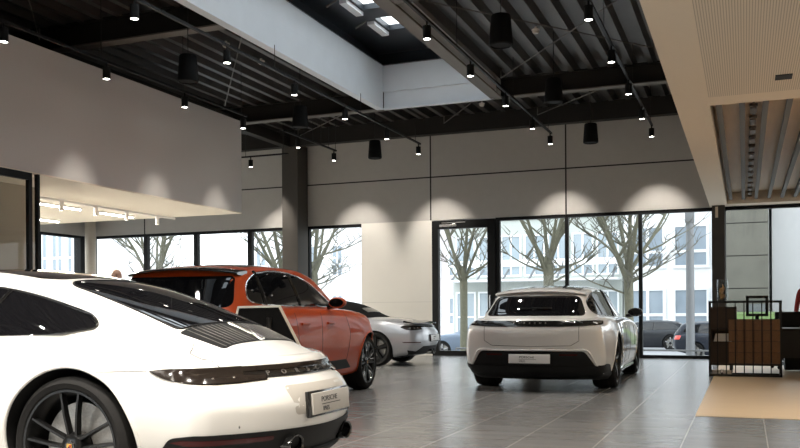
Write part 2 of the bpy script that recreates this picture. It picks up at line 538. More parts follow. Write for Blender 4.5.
# ------------------------------------------------------------------ wheels (local: axle along y, outer face towards +y at y=0)
def make_wheel(parent, Rt, Wt, Rr, style, crest=True):
    root = bpy.data.objects.new('wheel', None); COL.objects.link(root); root.empty_display_size = .1; root.parent = parent
    mb = MB()
    mb.lathe([(Rr, -.012), (Rr + .010, .000), (Rr + (Rt - Rr) * .5, .008), (Rt - .022, .000), (Rt - .006, -.016), (Rt, -.045),
              (Rt, -Wt * .30), (Rt - .006, -Wt * .31), (Rt - .006, -Wt * .33), (Rt, -Wt * .34), (Rt, -Wt * .66), (Rt - .006, -Wt * .67), (Rt - .006, -Wt * .69), (Rt, -Wt * .70),
              (Rt, -Wt + .045), (Rt - .02, -Wt), (Rr, -Wt + .01)], 'y', 64)
    mb.build('tyre', M['tyre'], root, 30)
    rim_m = M['rim_black']
    mb = MB()
    mb.lathe([(Rr + .004, -.014), (Rr + .002, -.004), (Rr - .010, -.004), (Rr - .016, -.016), (Rr - .030, -.05), (Rr - .045, -Wt + .03), (Rr - .02, -Wt)], 'y', 64, m=rim_m)
    k = 5
    def bar(a0, r0, a1, r1, w0, w1, y0, y1, t, m):
        p0 = Vector((math.sin(a0) * r0, y0, math.cos(a0) * r0)); p1 = Vector((math.sin(a1) * r1, y1, math.cos(a1) * r1))
        d = (p1 - p0).normalized(); w = d.cross(Vector((0, 1, 0))).normalized(); up = w.cross(d)
        if up.y < 0: up = -up
        vs = []
        for p, ww in ((p0, w0), (p0.lerp(p1, .5) + up * .006, (w0 + w1) / 2), (p1, w1)):
            vs.append([mb.bm.verts.new(p + w * ww * q + up * h) for q, h in ((-1, -t), (-.55, 0), (.55, 0), (1, -t))])
        kk = mb.mi(m)
        for A, B in zip(vs[:-1], vs[1:]):
            for j in range(4):
                f = mb.bm.faces.new((A[j], A[(j + 1) % 4], B[(j + 1) % 4], B[j])); f.material_index = kk
        for A in (vs[0], vs[-1]):
            f = mb.bm.faces.new(A); f.material_index = kk
    for i in range(k):
        a = 2 * PI * i / k
        if style == 'twin':                  # five pairs of slim straight spokes
            for s_ in (-1, 1):
                bar(a + s_ * .40, .060, a + s_ * .20, Rr - .012, .013, .010, -.030, -.012, .028, rim_m)
        elif style == 'cross':               # crossing machined twin spokes
            for s_ in (-1, 1):
                bar(a + s_ * .30, .055, a + s_ * .36, Rr - .012, .018, .016, -.028, -.012, .028, rim_m)
                bar(a + s_ * .05, Rr * .52, a + s_ * .17, Rr - .012, .013, .015, -.024, -.008, .024, M['rim_silver'])
        else:                                # five broad spokes
            bar(a, .05, a, Rr - .012, .034, .050, -.030, -.014, .03, rim_m if style == 'dark' else M['rim_silver'])
    mb.lathe([(0, -.018), (.045, -.018), (.062, -.026), (.075, -.05), (.075, -.09)], 'y', 24, m=rim_m)
    mb.build('rim', None, root, 30)
    mb = MB(); mb.lathe([(.07, -.105), (Rr * .76, -.105), (Rr * .76, -.14), (.07, -.14)], 'y', 40)
    mb.build('brake_disc', M['disc'], root, 30)
    mb = MB(); mb.lathe([(Rr * .52, -.085), (Rr * .84, -.085), (Rr * .86, -.16), (Rr * .52, -.16)], 'y', 10, closed=True, a0=R(150), a1=R(215))
    mb.build('brake_caliper', M['caliper'], root, 30)
    mb = MB(); mb.lathe([(0, -.012), (.030, -.012), (.034, -.019)], 'y', 24, m=M['gloss_black'])
    if crest:
        sh = [(-.015, .019), (.015, .019), (.016, .002), (.010, -.012), (0, -.021), (-.010, -.012), (-.016, .002)]
        mt = Matrix(((1, 0, 0, 0), (0, 0, -1, -.012), (0, 1, 0, 0), (0, 0, 0, 1)))
        mb.prism(sh, -.003, .0, M['crest_gold'], mt)
        mb.prism([(-.012, .0), (-.002, .0), (-.002, .014), (-.012, .014)], -.0045, 0, M['crest_red'], mt)
        mb.prism([(.002, -.012), (.010, -.010), (.012, .0), (.002, .0)], -.0045, 0, M['crest_red'], mt)
        mb.prism([(-.004, -.004), (.004, -.004), (.004, .006), (-.004, .006)], -.006, 0, M['ink'], mt)
    mb.build('hub_cap', None, root, 30)
    return root

def fit_wheels(root, S, style, crest=True):
    first = None
    for (ax, _), (Rt, Wt, Rr), yo in zip(S['arches'], S['tyres'], S['track']):
        base = make_wheel(root, Rt, Wt, Rr, style, crest)
        base.location = (ax[0], yo, Rt)
        o = copy_tree(base, root)
        o.location = (ax[0], -yo, Rt); o.rotation_euler = (0, 0, PI)

def plate(root, c, s, z, w, h, tilt, m, lines, name='number_plate', holder=True):
    """number plate on the tail; lines = [(text, size, dy, dz, stretch)]"""
    mt = Matrix.Translation((s, 0, z)) @ Matrix.Rotation(tilt, 4, 'Y')
    mb = MB(); mb.box(-.012, .0, -w / 2, w / 2, -h / 2, h / 2, m, mt, bevel=.003)
    p = mb.build(name, m, root, 30)
    if holder:
        mb = MB(); mb.box(.0, .03, -w / 2 - .012, w / 2 + .012, -h / 2 - .014, h / 2 + .012, M['gloss_black'], mt, bevel=.006)
        mb.build('plate_holder', M['gloss_black'], root, 30)
    base = mt @ Matrix.Translation((-.0125, 0, 0)) @ Matrix(((0, 0, -1, 0), (-1, 0, 0, 0), (0, 1, 0, 0), (0, 0, 0, 1)))
    for (t, size, dx, dz, st) in lines:
        if t == '_':
            mb = MB(); mb.box(dx - st / 2, dx + st / 2, dz - size / 2, dz + size / 2, -.001, .001, M['ink'], base)
            mb.build('plate_line', M['ink'], p, None)
        else:
            text_obj('plate_text', t, size, M['ink'], p, base @ Matrix.Translation((dx, dz, 0)), st)
    return p

def mirror_part(root, sgn, x, y, z, m, m2=None):
    """door mirror: shell + glass + arm"""
    mb = MB()
    mb.ico((x, sgn * (y + .10), z), 1, 3, m, (.085, .115, .068))
    mb.tube([(x + .03, sgn * (y - .04), z - .06), (x + .02, sgn * (y + .06), z - .045)], [.028, .022], 8, m2 or M['gloss_black'])
    o = mb.build('door_mirror', None, root, 40)
    # flatten the glass side
    for v in o.data.vertices:
        if v.co.x < x - .045: v.co.x = x - .045
    mb = MB(); mb.lathe([(0, 0), (1, 0), (1, .006), (0, .006)], 'x', 24)
    for v in mb.bm.verts: v.co = Vector((v.co.x + x - .053, sgn * (y + .10) + v.co.y * .092, z + v.co.z * .052))
    mb.build('mirror_glass', M['car_glass'], o, 30)
    return o

def arch_lip(c, root, m, ax, ra, side, r=.012, a0=-15, a1=195, off=.0):
    pts = []
    for i in range(49):
        a = R(a0 + (a1 - a0) * i / 48)
        p, n = c.hit(ax[0] + ra * math.cos(a), ax[1] + ra * math.sin(a), side, 'body')
        pts.append(p + n * off)
    mb = MB(); mb.tube(pts, r, 8)
    return mb.build('arch_lip', m, root, 60)
# ------------------------------------------------------------------ the four cars in the showroom
def K(v): return [(0, v)]

S911 = dict(L=4.519, W=.926, rc=.07, fade=.95, cyl=1.3,
    zb=[(0, .22), (.3, .19), (.6, .14), (4., .14), (4.3, .16), (4.519, .2)],
    wb=[(0, .70), (.5, .80), (1.07, .84), (2.3, .80), (3.5, .82), (4.2, .72), (4.519, .55)],
    zl=K(.36), wl=[(0, .79), (.5, .87), (1.07, .905), (1.7, .885), (2.3, .865), (3, .865), (3.5, .89), (4.1, .82), (4.519, .64)],
    wm=[(0, .80), (.5, .895), (1.07, .926), (1.6, .905), (2.1, .885), (2.8, .88), (3.5, .905), (4.1, .82), (4.519, .60)],
    zm=[(0, .58), (.5, .62), (1.07, .64), (2, .60), (3.5, .60), (4.519, .48)],
    ws=[(0, .74), (.5, .80), (1.07, .83), (1.6, .80), (2.2, .775), (3, .77), (3.5, .79), (4.1, .69), (4.519, .48)],
    zs=[(0, .765), (.5, .825), (1.07, .88), (1.6, .895), (2.2, .89), (3, .88), (3.5, .855), (4.1, .71), (4.519, .54)],
    wd=[(0, .48), (.5, .52), (1.07, .60), (2, .6), (3, .6), (3.5, .55), (4.1, .45), (4.519, .28)],
    zd=[(0, .785), (.5, .88), (1.07, .93), (2, .92), (3, .915), (3.5, .85), (4.1, .73), (4.519, .56)],
    zc=[(0, .792), (.25, .832), (.5, .895), (1, .935), (2, .93), (3.1, .92), (3.5, .86), (4.1, .74), (4.519, .57)],
    prof_r=[(.12, .28), (.22, .16), (.32, .06), (.42, .02), (.55, .0), (.60, .02), (.67, .075), (.715, .14), (.76, .15), (.86, .16)],
    plan_r=(.41, 2.2), prof_f=[(.12, .14), (.3, .03), (.45, 0), (.6, .08)], plan_f=(.45, 2.2),
    gs=(.22, 3.45),
    gb=[(.22, .38), (.6, .57), (1., .67), (1.5, .72), (2.1, .745), (2.8, .74), (3.2, .71), (3.45, .66)],
    gz=[(.22, .75), (.6, .82), (1.1, .88), (3.45, .86)],
    gt=[(.22, .34), (.6, .46), (1., .505), (1.5, .54), (2., .555), (2.6, .55), (3.1, .55), (3.45, .56)],
    gd=[(.22, .02), (.6, .045), (1, .055), (1.6, .065), (2.4, .07), (3, .06), (3.45, .04)],
    gc=[(.22, .80), (.5, .915), (.76, 1.018), (1.07, 1.127), (1.39, 1.224), (1.74, 1.292), (2.1, 1.324), (2.4, 1.322), (2.8, 1.265), (3.2, 1.06), (3.45, .90)],
    gbulge=.018,
    arches=[((1.035, .365), .408), ((3.515, .34), .372)], tyres=[(.362, .31, .292), (.34, .25, .262)], track=[.893, .868])

STAY = dict(L=4.974, W=.983, rc=.08, fade=.9, cyl=1.4,
    zb=[(0, .19), (.5, .15), (1.5, .14), (4.3, .15), (4.97, .2)],
    wb=[(0, .80), (.6, .86), (1.1, .89), (2.5, .86), (4, .87), (4.6, .78), (4.97, .6)],
    zl=K(.36), wl=[(0, .88), (.5, .935), (1.1, .96), (2.5, .905), (4, .95), (4.6, .86), (4.97, .68)],
    wm=[(0, .88), (.5, .95), (1.1, .983), (2., .945), (2.8, .93), (4, .965), (4.5, .89), (4.97, .64)],
    zm=[(0, .62), (1.1, .66), (2.5, .62), (4., .62), (4.97, .48)],
    ws=[(0, .81), (.5, .865), (1.1, .88), (2, .86), (3, .85), (4, .86), (4.6, .74), (4.97, .48)],
    zs=[(0, .865), (.5, .92), (1.1, .945), (2, .93), (3, .915), (4, .87), (4.6, .70), (4.97, .54)],
    wd=[(0, .55), (1, .6), (4, .5), (4.97, .3)], zd=[(0, .93), (.5, .955), (2, .95), (3.3, .93), (4, .85), (4.6, .71), (4.97, .56)],
    zc=[(0, .955), (.5, .97), (2, .95), (3.3, .95), (4, .84), (4.6, .72), (4.97, .57)],
    prof_r=[(.15, .26), (.25, .13), (.35, .07), (.5, .035), (.65, .01), (.78, .0), (.86, .03), (.93, .06), (1., .11)],
    plan_r=(.26, 2.5), prof_f=[(.15, .14), (.3, .04), (.45, 0), (.6, .08)], plan_f=(.42, 2.2),
    gs=(.12, 4.),
    gb=[(.12, .64), (.5, .76), (1, .815), (2, .82), (3, .80), (3.6, .75), (4, .7)], gz=K(.885),
    gt=[(.12, .50), (.4, .535), (.7, .56), (1.2, .585), (2, .60), (3, .58), (3.5, .58), (4, .6)],
    gd=[(.12, .03), (.4, .05), (.8, .06), (2, .065), (3.4, .06), (4, .04)],
    gc=[(.12, .945), (.28, 1.01), (.45, 1.14), (.62, 1.265), (.74, 1.318), (1, 1.36), (1.5, 1.395), (2, 1.405), (2.5, 1.385), (3, 1.29), (3.5, 1.08), (4, .86)],
    gbulge=.02,
    arches=[((1.1, .36), .405), ((4.0, .355), .395)], tyres=[(.362, .30, .282), (.355, .26, .276)], track=[.95, .935])

SSUV = dict(L=4.70, W=.96, rc=.09, fade=.8, cyl=1.3,
    zb=[(0, .36), (.4, .28), (1.5, .22), (4.2, .25), (4.7, .32)],
    wb=[(0, .74), (.6, .84), (2.3, .86), (3.78, .86), (4.3, .78), (4.7, .58)],
    zl=K(.46), wl=[(0, .83), (.5, .905), (.97, .94), (2.3, .91), (3.78, .935), (4.3, .86), (4.7, .66)],
    wm=[(0, .83), (.5, .92), (.97, .96), (2.3, .93), (3.78, .955), (4.3, .87), (4.7, .62)],
    zm=[(0, .78), (1, .82), (2.3, .78), (3.78, .80), (4.7, .65)],
    ws=[(0, .76), (.5, .83), (.97, .875), (2, .87), (3, .865), (3.78, .87), (4.3, .75), (4.7, .50)],
    zs=[(0, 1.02), (.5, 1.08), (1, 1.10), (2.5, 1.085), (3.2, 1.065), (3.78, 1.02), (4.3, .90), (4.7, .72)],
    wd=[(0, .55), (3.78, .55), (4.7, .3)], zd=[(0, 1.06), (.5, 1.11), (3.2, 1.10), (3.78, 1.06), (4.3, .94), (4.7, .75)],
    zc=[(0, 1.08), (.5, 1.12), (3.2, 1.12), (3.78, 1.08), (4.3, .96), (4.7, .76)],
    prof_r=[(.3, .18), (.45, .06), (.65, .0), (.85, .0), (1., .05), (1.12, .10)],
    plan_r=(.22, 2.6), prof_f=[(.25, .12), (.45, .02), (.6, 0), (.8, .08)], plan_f=(.40, 2.3),
    gs=(.08, 3.6),
    gb=[(.08, .70), (.5, .80), (1, .835), (2.5, .825), (3.2, .78), (3.6, .72)], gz=K(1.03),
    gt=[(.08, .56), (.4, .61), (1, .635), (2, .64), (2.6, .625), (3.2, .62), (3.6, .6)],
    gd=[(.08, .03), (.4, .06), (1, .07), (2.4, .07), (3.6, .05)],
    gc=[(.08, 1.09), (.22, 1.26), (.42, 1.49), (.54, 1.545), (.8, 1.575), (1.3, 1.61), (1.9, 1.612), (2.4, 1.56), (2.8, 1.42), (3.2, 1.22), (3.6, 1.04)],
    gbulge=.025,
    arches=[((.97, .38), .415), ((3.78, .38), .410)], tyres=[(.37, .29, .285), (.37, .27, .285)], track=[.93, .928])

SROAD = dict(L=4.379, W=.90, rc=.07, fade=.9, cyl=1.2,
    zb=[(0, .22), (.4, .17), (.8, .13), (3.9, .13), (4.379, .2)],
    wb=[(0, .68), (.5, .78), (.96, .82), (2.2, .79), (3.43, .80), (4.379, .52)],
    zl=K(.34), wl=[(0, .77), (.5, .845), (.96, .88), (2.2, .85), (3.43, .87), (4., .79), (4.379, .62)],
    wm=[(0, .78), (.5, .865), (.96, .90), (2., .865), (3.43, .885), (4., .79), (4.379, .58)],
    zm=[(0, .56), (.96, .60), (3.4, .57), (4.379, .46)],
    ws=[(0, .71), (.5, .775), (.96, .80), (2, .77), (3.43, .77), (4, .66), (4.379, .46)],
    zs=[(0, .745), (.5, .82), (.96, .865), (2, .86), (3.43, .83), (4, .69), (4.379, .52)],
    wd=[(0, .48), (2, .55), (3.4, .5), (4.379, .28)], zd=[(0, .81), (.3, .87), (.6, .915), (1.2, .95), (2.6, .905), (3.4, .82), (4, .69), (4.379, .53)],
    zc=[(0, .82), (.3, .885), (.6, .93), (1.2, .965), (2.6, .91), (3.4, .82), (4, .70), (4.379, .54)],
    prof_r=[(.12, .28), (.25, .12), (.36, .05), (.5, .0), (.62, .01), (.70, .05), (.76, .10), (.85, .13)],
    plan_r=(.28, 2.4), prof_f=[(.12, .14), (.3, .03), (.45, 0), (.6, .08)], plan_f=(.42, 2.2),
    gs=(1.08, 3.1),
    gb=[(.95, .56), (1.4, .67), (2, .70), (3.1, .66)], gz=K(.85),
    gt=[(.95, .44), (1.5, .51), (2.2, .54), (3.1, .55)], gd=[(.95, .02), (1.4, .05), (2.4, .06), (3.1, .04)],
    gc=[(.95, .93), (1.2, 1.02), (1.5, 1.17), (1.8, 1.27), (2.1, 1.312), (2.4, 1.27), (2.7, 1.11), (3.1, .89)],
    gbulge=.018,
    arches=[((.96, .335), .372), ((3.43, .33), .365)], tyres=[(.338, .28, .262), (.332, .24, .256)], track=[.865, .85])

def letters(c, root, txt, u0, u1, z, size, m, mode='cyl', stretch=1.3, off=.004, name='badge_letter', depth=.003):
    for i, ch in enumerate(txt):
        u = u0 + (u1 - u0) * i / (len(txt) - 1)
        p, n = c.hit(u, z, mode)
        n = n.normalized(); up = Vector((0, 0, 1)); up = (up - n * up.dot(n)).normalized(); r = up.cross(n)
        mt = Matrix(((r.x, up.x, n.x, 0), (r.y, up.y, n.y, 0), (r.z, up.z, n.z, 0), (0, 0, 0, 1)))
        mt = Matrix.Translation(p + n * off) @ mt
        text_obj(name, ch, size, m, root, mt, stretch, depth)

def both(c, name, poly, m, root, **k):
    c.patch(name, poly, 'left', m, root, **k); c.patch(name, poly, 'right', m, root, **k)

def sports_coupe():
    c = Car(S911)
    root = empty('sports_coupe', (-2.205, 4.46, 0), R(180.5),
                 'white sports coupe with a black finned engine grille and a tail light bar', 'car')
    root.scale = (1.02, 1.02, 1.02)
    c.shell(M['white_paint'], M['white_paint'], root)
    # glass
    win = fillet([(1.06, .965), (1.13, 1.03), (1.45, 1.128), (1.75, 1.19), (2.1, 1.215), (2.5, 1.195), (2.85, 1.09), (3.1, .935), (2.6, .905), (1.9, .905), (1.3, .925)],
                 [.05, .05, .2, .2, .2, .2, .1, .04, .2, .2, .08], 6)
    both(c, 'side_window', win, M['car_glass'], root, which='top')
    for sd in ('left', 'right'):
        c.line('window_trim', win, sd, M['gloss_black'], root, .009, .003, True, 'top')
        c.line('door_pillar', [(1.84, .94), (1.70, 1.175)], sd, M['gloss_black'], root, .012, .004, which='top')
    rg = fillet([(1.47, .43), (.67, .45), (.67, -.45), (1.47, -.43)], [.14, .06, .06, .14], 8)
    c.patch('rear_window', rg, 'top', M['car_glass'], root, off=.003)
    c.line('rear_window_seal', rg, 'top', M['black_plastic'], root, .006, .002, True)
    c.patch('roof_panel', fillet([(2.62, .40), (1.62, .44), (1.54, .36), (1.54, -.36), (1.62, -.44), (2.62, -.40)], .04), 'top', M['car_glass'], root, off=.003)
    c.patch('windscreen', fillet([(2.72, .48), (3.35, .60), (3.35, -.60), (2.72, -.48)], .06), 'top', M['car_glass'], root, off=.003)
    # engine grille with long fins
    gp = fillet([(.66, .47), (.415, .41), (.415, -.41), (.66, -.47)], [.02, .03, .03, .02])
    g = c.patch('engine_grille', gp, 'top', M['black_plastic'], root, off=.003)
    for i in range(-9, 10):
        if abs(i) < 2: continue
        y = i * .043
        c.line('grille_fin', [(.65, y * 1.07), (.425, y * .98)], 'top', M['fin'], g, .0030, .002, seg=6)
    c.line('high_brake_lamp', [(.65, 0), (.42, 0)], 'top', M['lamp_clear'], g, .016, .003)
    # tail lamps and light bar
    c.patch('light_bar', [(-.47, .736), (.47, .736), (.47, .760), (-.47, .760)], 'cyl', M['lamp_glass'], root, off=.010)
    c.patch('letter_panel', [(-.47, .700), (.47, .700), (.47, .736), (-.47, .736)], 'cyl', M['gloss_black'], root, off=.002)
    lamp = fillet([(.86, .752), (.78, .758), (.45, .762), (.45, .718), (.33, .715), (.33, .689), (.56, .680), (.70, .686), (.80, .712)], [.01, .05, .0, .0, .01, .014, .1, .06, .08])
    for pl in (lamp, mirror_l(lamp)):
        q = c.patch('tail_lamp', pl, 'cyl', M['lamp_glass'], root, off=.010)
        sg = 1 if pl is lamp else -1
        for u in (.70, .60, .50):
            p, n = c.hit(sg * u, .705, 'cyl'); mb = MB(); mb.ico(p + n * .008, .011, 2, M['lamp_clear'], (.6, 1, .7)); mb.build('lamp_lens_glint', None, q, 60)  # bright beads standing for the ceiling spots' glints on the lamp
    for z in (.700,):
        c.line('light_bar_edge', [(-.86, z), (.86, z)] if z > .75 else [(-.34, z), (.34, z)], 'cyl', M['gloss_black'], root, .006, .004)
    letters(c, root, 'PORSCHE', .31, -.31, .718, .040, M['letter_grey'], off=.006)
    # bumper
    bl = [(-.86, .30), (-.78, .18), (0, .16), (.78, .18), (.86, .30), (.80, .425), (.72, .440), (.0, .425), (-.72, .440), (-.80, .425)]
    c.patch('lower_bumper', fillet([(u * .98, z) for u, z in bl], .02), 'cyl', M['black_plastic'], root, off=.010)
    for sg in (1, -1):
        c.patch('reflector', fillet([(sg * .36, .388), (sg * .72, .392), (sg * .78, .408), (sg * .74, .418), (sg * .36, .410)], .008), 'cyl', M['red_lens'], root, off=.014)
        mb = MB(); mb.lathe([(.058, .16), (.064, .02), (.060, -.010), (.050, -.005), (.046, .03), (.046, .14), (0, .14)], 'x', 28)
        for v in mb.bm.verts: v.co = Vector((v.co.x + .048, sg * .31 + v.co.y * 1.25, .345 + v.co.z * .85))
        mb.build('exhaust_pipe', M['dark_chrome'], root, 40)
        p, n = c.hit(sg * .52, .47, 'cyl'); mb = MB(); mb.ico(p, .008, 2, None, (.35, 1, 1)); mb.build('parking_sensor', M['rim_silver'], root, 60)
    c.patch('diffuser', fillet([(-.62, .30), (-.5, .18), (.5, .18), (.62, .30)], .02), 'rear', M['black_plastic'], root, off=.03)
    rec = fillet([(-.34, .655), (.34, .655), (.315, .50), (-.315, .50)], .03)
    c.patch('plate_recess', rec, 'rear', M['plate'], root, off=.002)
    plate(root, c, -.004, .548, .455, .115, R(4), M['plate'], [('PORSCHE', .040, -.03, .018, 1.15), ('_', .004, -.01, -.008, .23), ('IPRES', .034, -.075, -.034, 1.0)])
    # seams
    for sg, sd in ((1, 'left'), (-1, 'right')):
        c.line('panel_seam', [(.26, sg * .60), (.42, sg * .62), (.52, sg * .58), (.56, sg * .48)], 'top', M['seam'], root, .0025, .0)
        c.line('panel_seam', [(.62, .750), (.93, .748)], sd, M['seam'], root, .002, .0, which='body')
        c.line('panel_seam', [(1.72, .92), (1.66, .70), (1.72, .32), (2.9, .28), (3.0, .6), (2.95, .90)], sd, M['seam'], root, .0025, .0, which='body')
        arch_lip(c, root, M['white_paint'], *S911['arches'][0], sd, .010)
        arch_lip(c, root, M['white_paint'], *S911['arches'][1], sd, .010)
        p, n = c.hit(2.0, .74, sd, 'body'); mb = MB(); mb.box(-.11, .11, -.012, .02, -.014, .014, None, Matrix.Translation(p), .008); mb.build('door_handle', M['white_paint'], root)
        mirror_part(root, sg, 2.78, .80, .965, M['white_paint'])
        c.patch('headlamp', fillet([(3.95, sg * .66), (4.2, sg * .58), (4.15, sg * .44), (3.9, sg * .50)], .08), 'top', M['lamp_clear'], root, off=.004)
        c.line('sill', [(1.5, .20), (3.1, .20)], sd, M['black_plastic'], root, .02, .0, which='body')
    fit_wheels(root, S911, 'twin')
    return root

def mirror_l(poly): return [(-u, v) for u, v in poly][::-1]

def estate_car():
    c = Car(STAY)
    root = empty('estate_car', (-2.59, 11.05, 0), R(91.1),
                 'silvery white electric estate car parked with its tail towards us, black roof, by the window', 'car')
    root.scale = (1.03, 1.035, 1.025)
    c.shell(M['ice_paint'], M['ice_paint'], root)
    rg = fillet([(-.64, .975), (-.535, 1.225), (.535, 1.225), (.64, .975)], [.06, .07, .07, .06])
    c.patch('rear_window', rg, 'rear', M['car_glass'], root, off=.003, which='top')
    c.line('rear_window_seal', rg, 'rear', M['gloss_black'], root, .007, .002, True, 'top')
    mb = MB()           # roof spoiler
    n = 16; up = []; 
    for i in range(n + 1):
        y = -.60 + 1.2 * i / n; e = abs(y) / .60
        x0 = .575 + .10 * e ** 3; zt = 1.302 - .035 * e ** 2
        up.append((x0, y, zt, .80, zt + .045 - .02 * e ** 2))
    vs = [[mb.bm.verts.new(p) for p in ((a, y, b - .018), (a - .006, y, b - .006), (a + .02, y, b + .006), (x1, y, z1), (x1, y, z1 - .06))] for a, y, b, x1, z1 in up]
    for A, B in zip(vs[:-1], vs[1:]):
        for j in range(5): mb.bm.faces.new((A[j], A[(j + 1) % 5], B[(j + 1) % 5], B[j]))
    mb.bm.faces.new(vs[0]); mb.bm.faces.new(vs[-1][::-1])
    mb.build('roof_spoiler', M['ice_paint'], root, 50)
    mb = MB(); mb.tube([(.33, .20, 1.068), (.335, -.22, 1.072)], .010, 8); mb.tube([(.33, .02, 1.03), (.34, -.02, 1.07)], .018, 8)
    mb.build('rear_wiper', M['black_plastic'], root)
    c.patch('roof_panel', fillet([(.80, .50), (2.55, .53), (2.55, -.53), (.80, -.50)], .06), 'top', M['car_glass'], root, off=.003)
    c.patch('windscreen', fillet([(2.75, .50), (3.75, .66), (3.75, -.66), (2.75, -.50)], .06), 'top', M['car_glass'], root, off=.003)
    win = fillet([(.55, 1.03), (.62, 1.16), (.95, 1.265), (1.6, 1.325), (2.2, 1.325), (2.8, 1.235), (3.35, 1.02), (3.3, .97), (2., .955), (.75, .975)],
                 [.07, .1, .15, .2, .2, .2, .08, .04, .1, .08])
    both(c, 'side_window', win, M['car_glass'], root, which='top')
    for sd in ('left', 'right'):
        c.line('window_trim', win, sd, M['gloss_black'], root, .008, .003, True, 'top')
        c.line('door_pillar', [(1.98, .955), (1.93, 1.33)], sd, M['gloss_black'], root, .016, .004, which='top')
    # light bar
    lb = fillet([(-.74, .905), (-.70, .862), (-.35, .838), (.35, .838), (.70, .862), (.74, .905), (.6, .908), (-.6, .908)], [.01, .03, .1, .1, .03, .01, .1, .1])
    c.patch('light_bar', lb, 'cyl', M['gloss_black'], root, off=.008)
    c.patch('light_bar_panel', [(-.30, .864), (.30, .864), (.30, .892), (-.30, .892)], 'cyl', M['gloss_black'], root, off=.010)  # gloss black panel behind the letters
    letters(c, root, 'PORSCHE', .145, -.145, .877, .030, M['letter_grey'], off=.014)
    # bumper
    ap = [(-.80, .20), (-.79, .33), (-.66, .53), (.66, .53), (.79, .33), (.80, .20), (.60, .17), (-.60, .17)]
    c.patch('lower_bumper', fillet(ap, [.03, .04, .05, .05, .04, .03, .03, .03]), 'rear', M['black_plastic'], root, off=.004)
    c.line('bumper_edge', fillet([(-.86, .22), (-.70, .545), (.70, .545), (.86, .22)], [0, .06, .06, 0]), 'rear', M['ice_paint'], root, .014, .004)
    c.patch('diffuser', fillet([(-.91, .365), (-.90, .22), (-.80, .10), (.80, .10), (.90, .22), (.91, .365), (.80, .345), (-.80, .345)], .02), 'rear', M['black_plastic'], root, off=.02)
    for sg in (1, -1):
        c.patch('reflector', fillet([(sg * .36, .495), (sg * .58, .495), (sg * .57, .475), (sg * .36, .475)], .006), 'rear', M['red_lens'], root, off=.008)
    plate(root, c, -.012, .435, .52, .115, R(4), M['plate_white'], [('PORSCHE', .038, -.03, .018, 1.15), ('_', .003, -.02, -.008, .22), ('IPRES', .032, -.085, -.034, 1.0)])
    for sg, sd in ((1, 'left'), (-1, 'right')):
        c.line('panel_seam', [(sg * .60, .84), (sg * .60, .66), (sg * .50, .60), (0, .59)], 'rear', M['seam'], root, .003, .0)
        c.line('panel_seam', [(1.55, .93), (1.62, .60), (1.75, .30), (2.4, .28), (2.9, .30), (3.05, .92)], sd, M['seam'], root, .003, .0, which='body')
        c.line('panel_seam', [(2.42, .94), (2.40, .28)], sd, M['seam'], root, .003, .0, which='body')
        for ar in STAY['arches']: arch_lip(c, root, M['ice_paint'], *ar, sd, .010)
        c.line('sill', [(1.58, .20), (3.5, .20)], sd, M['gloss_black'], root, .035, .0, which='body')
        mirror_part(root, sg, 3.02, .90, 1.01, M['gloss_black'])
        for x in (1.75, 2.65):
            p, n = c.hit(x, .80, sd, 'body'); mb = MB(); mb.box(-.11, .11, -.01, .01, -.012, .012, None, Matrix.Translation(p), .006); mb.build('door_handle', M['ice_paint'], root)
        c.patch('headlamp', fillet([(4.35, sg * .66), (4.62, sg * .56), (4.55, sg * .42), (4.3, sg * .5)], .06), 'top', M['lamp_clear'], root, off=.004)
        c.patch('fender_vent', fillet([(3.42, .50), (3.52, .80), (3.50, .80), (3.38, .5)], .005), sd, M['gloss_black'], root, off=.004, which='body')
    fit_wheels(root, STAY, 'dark')
    return root

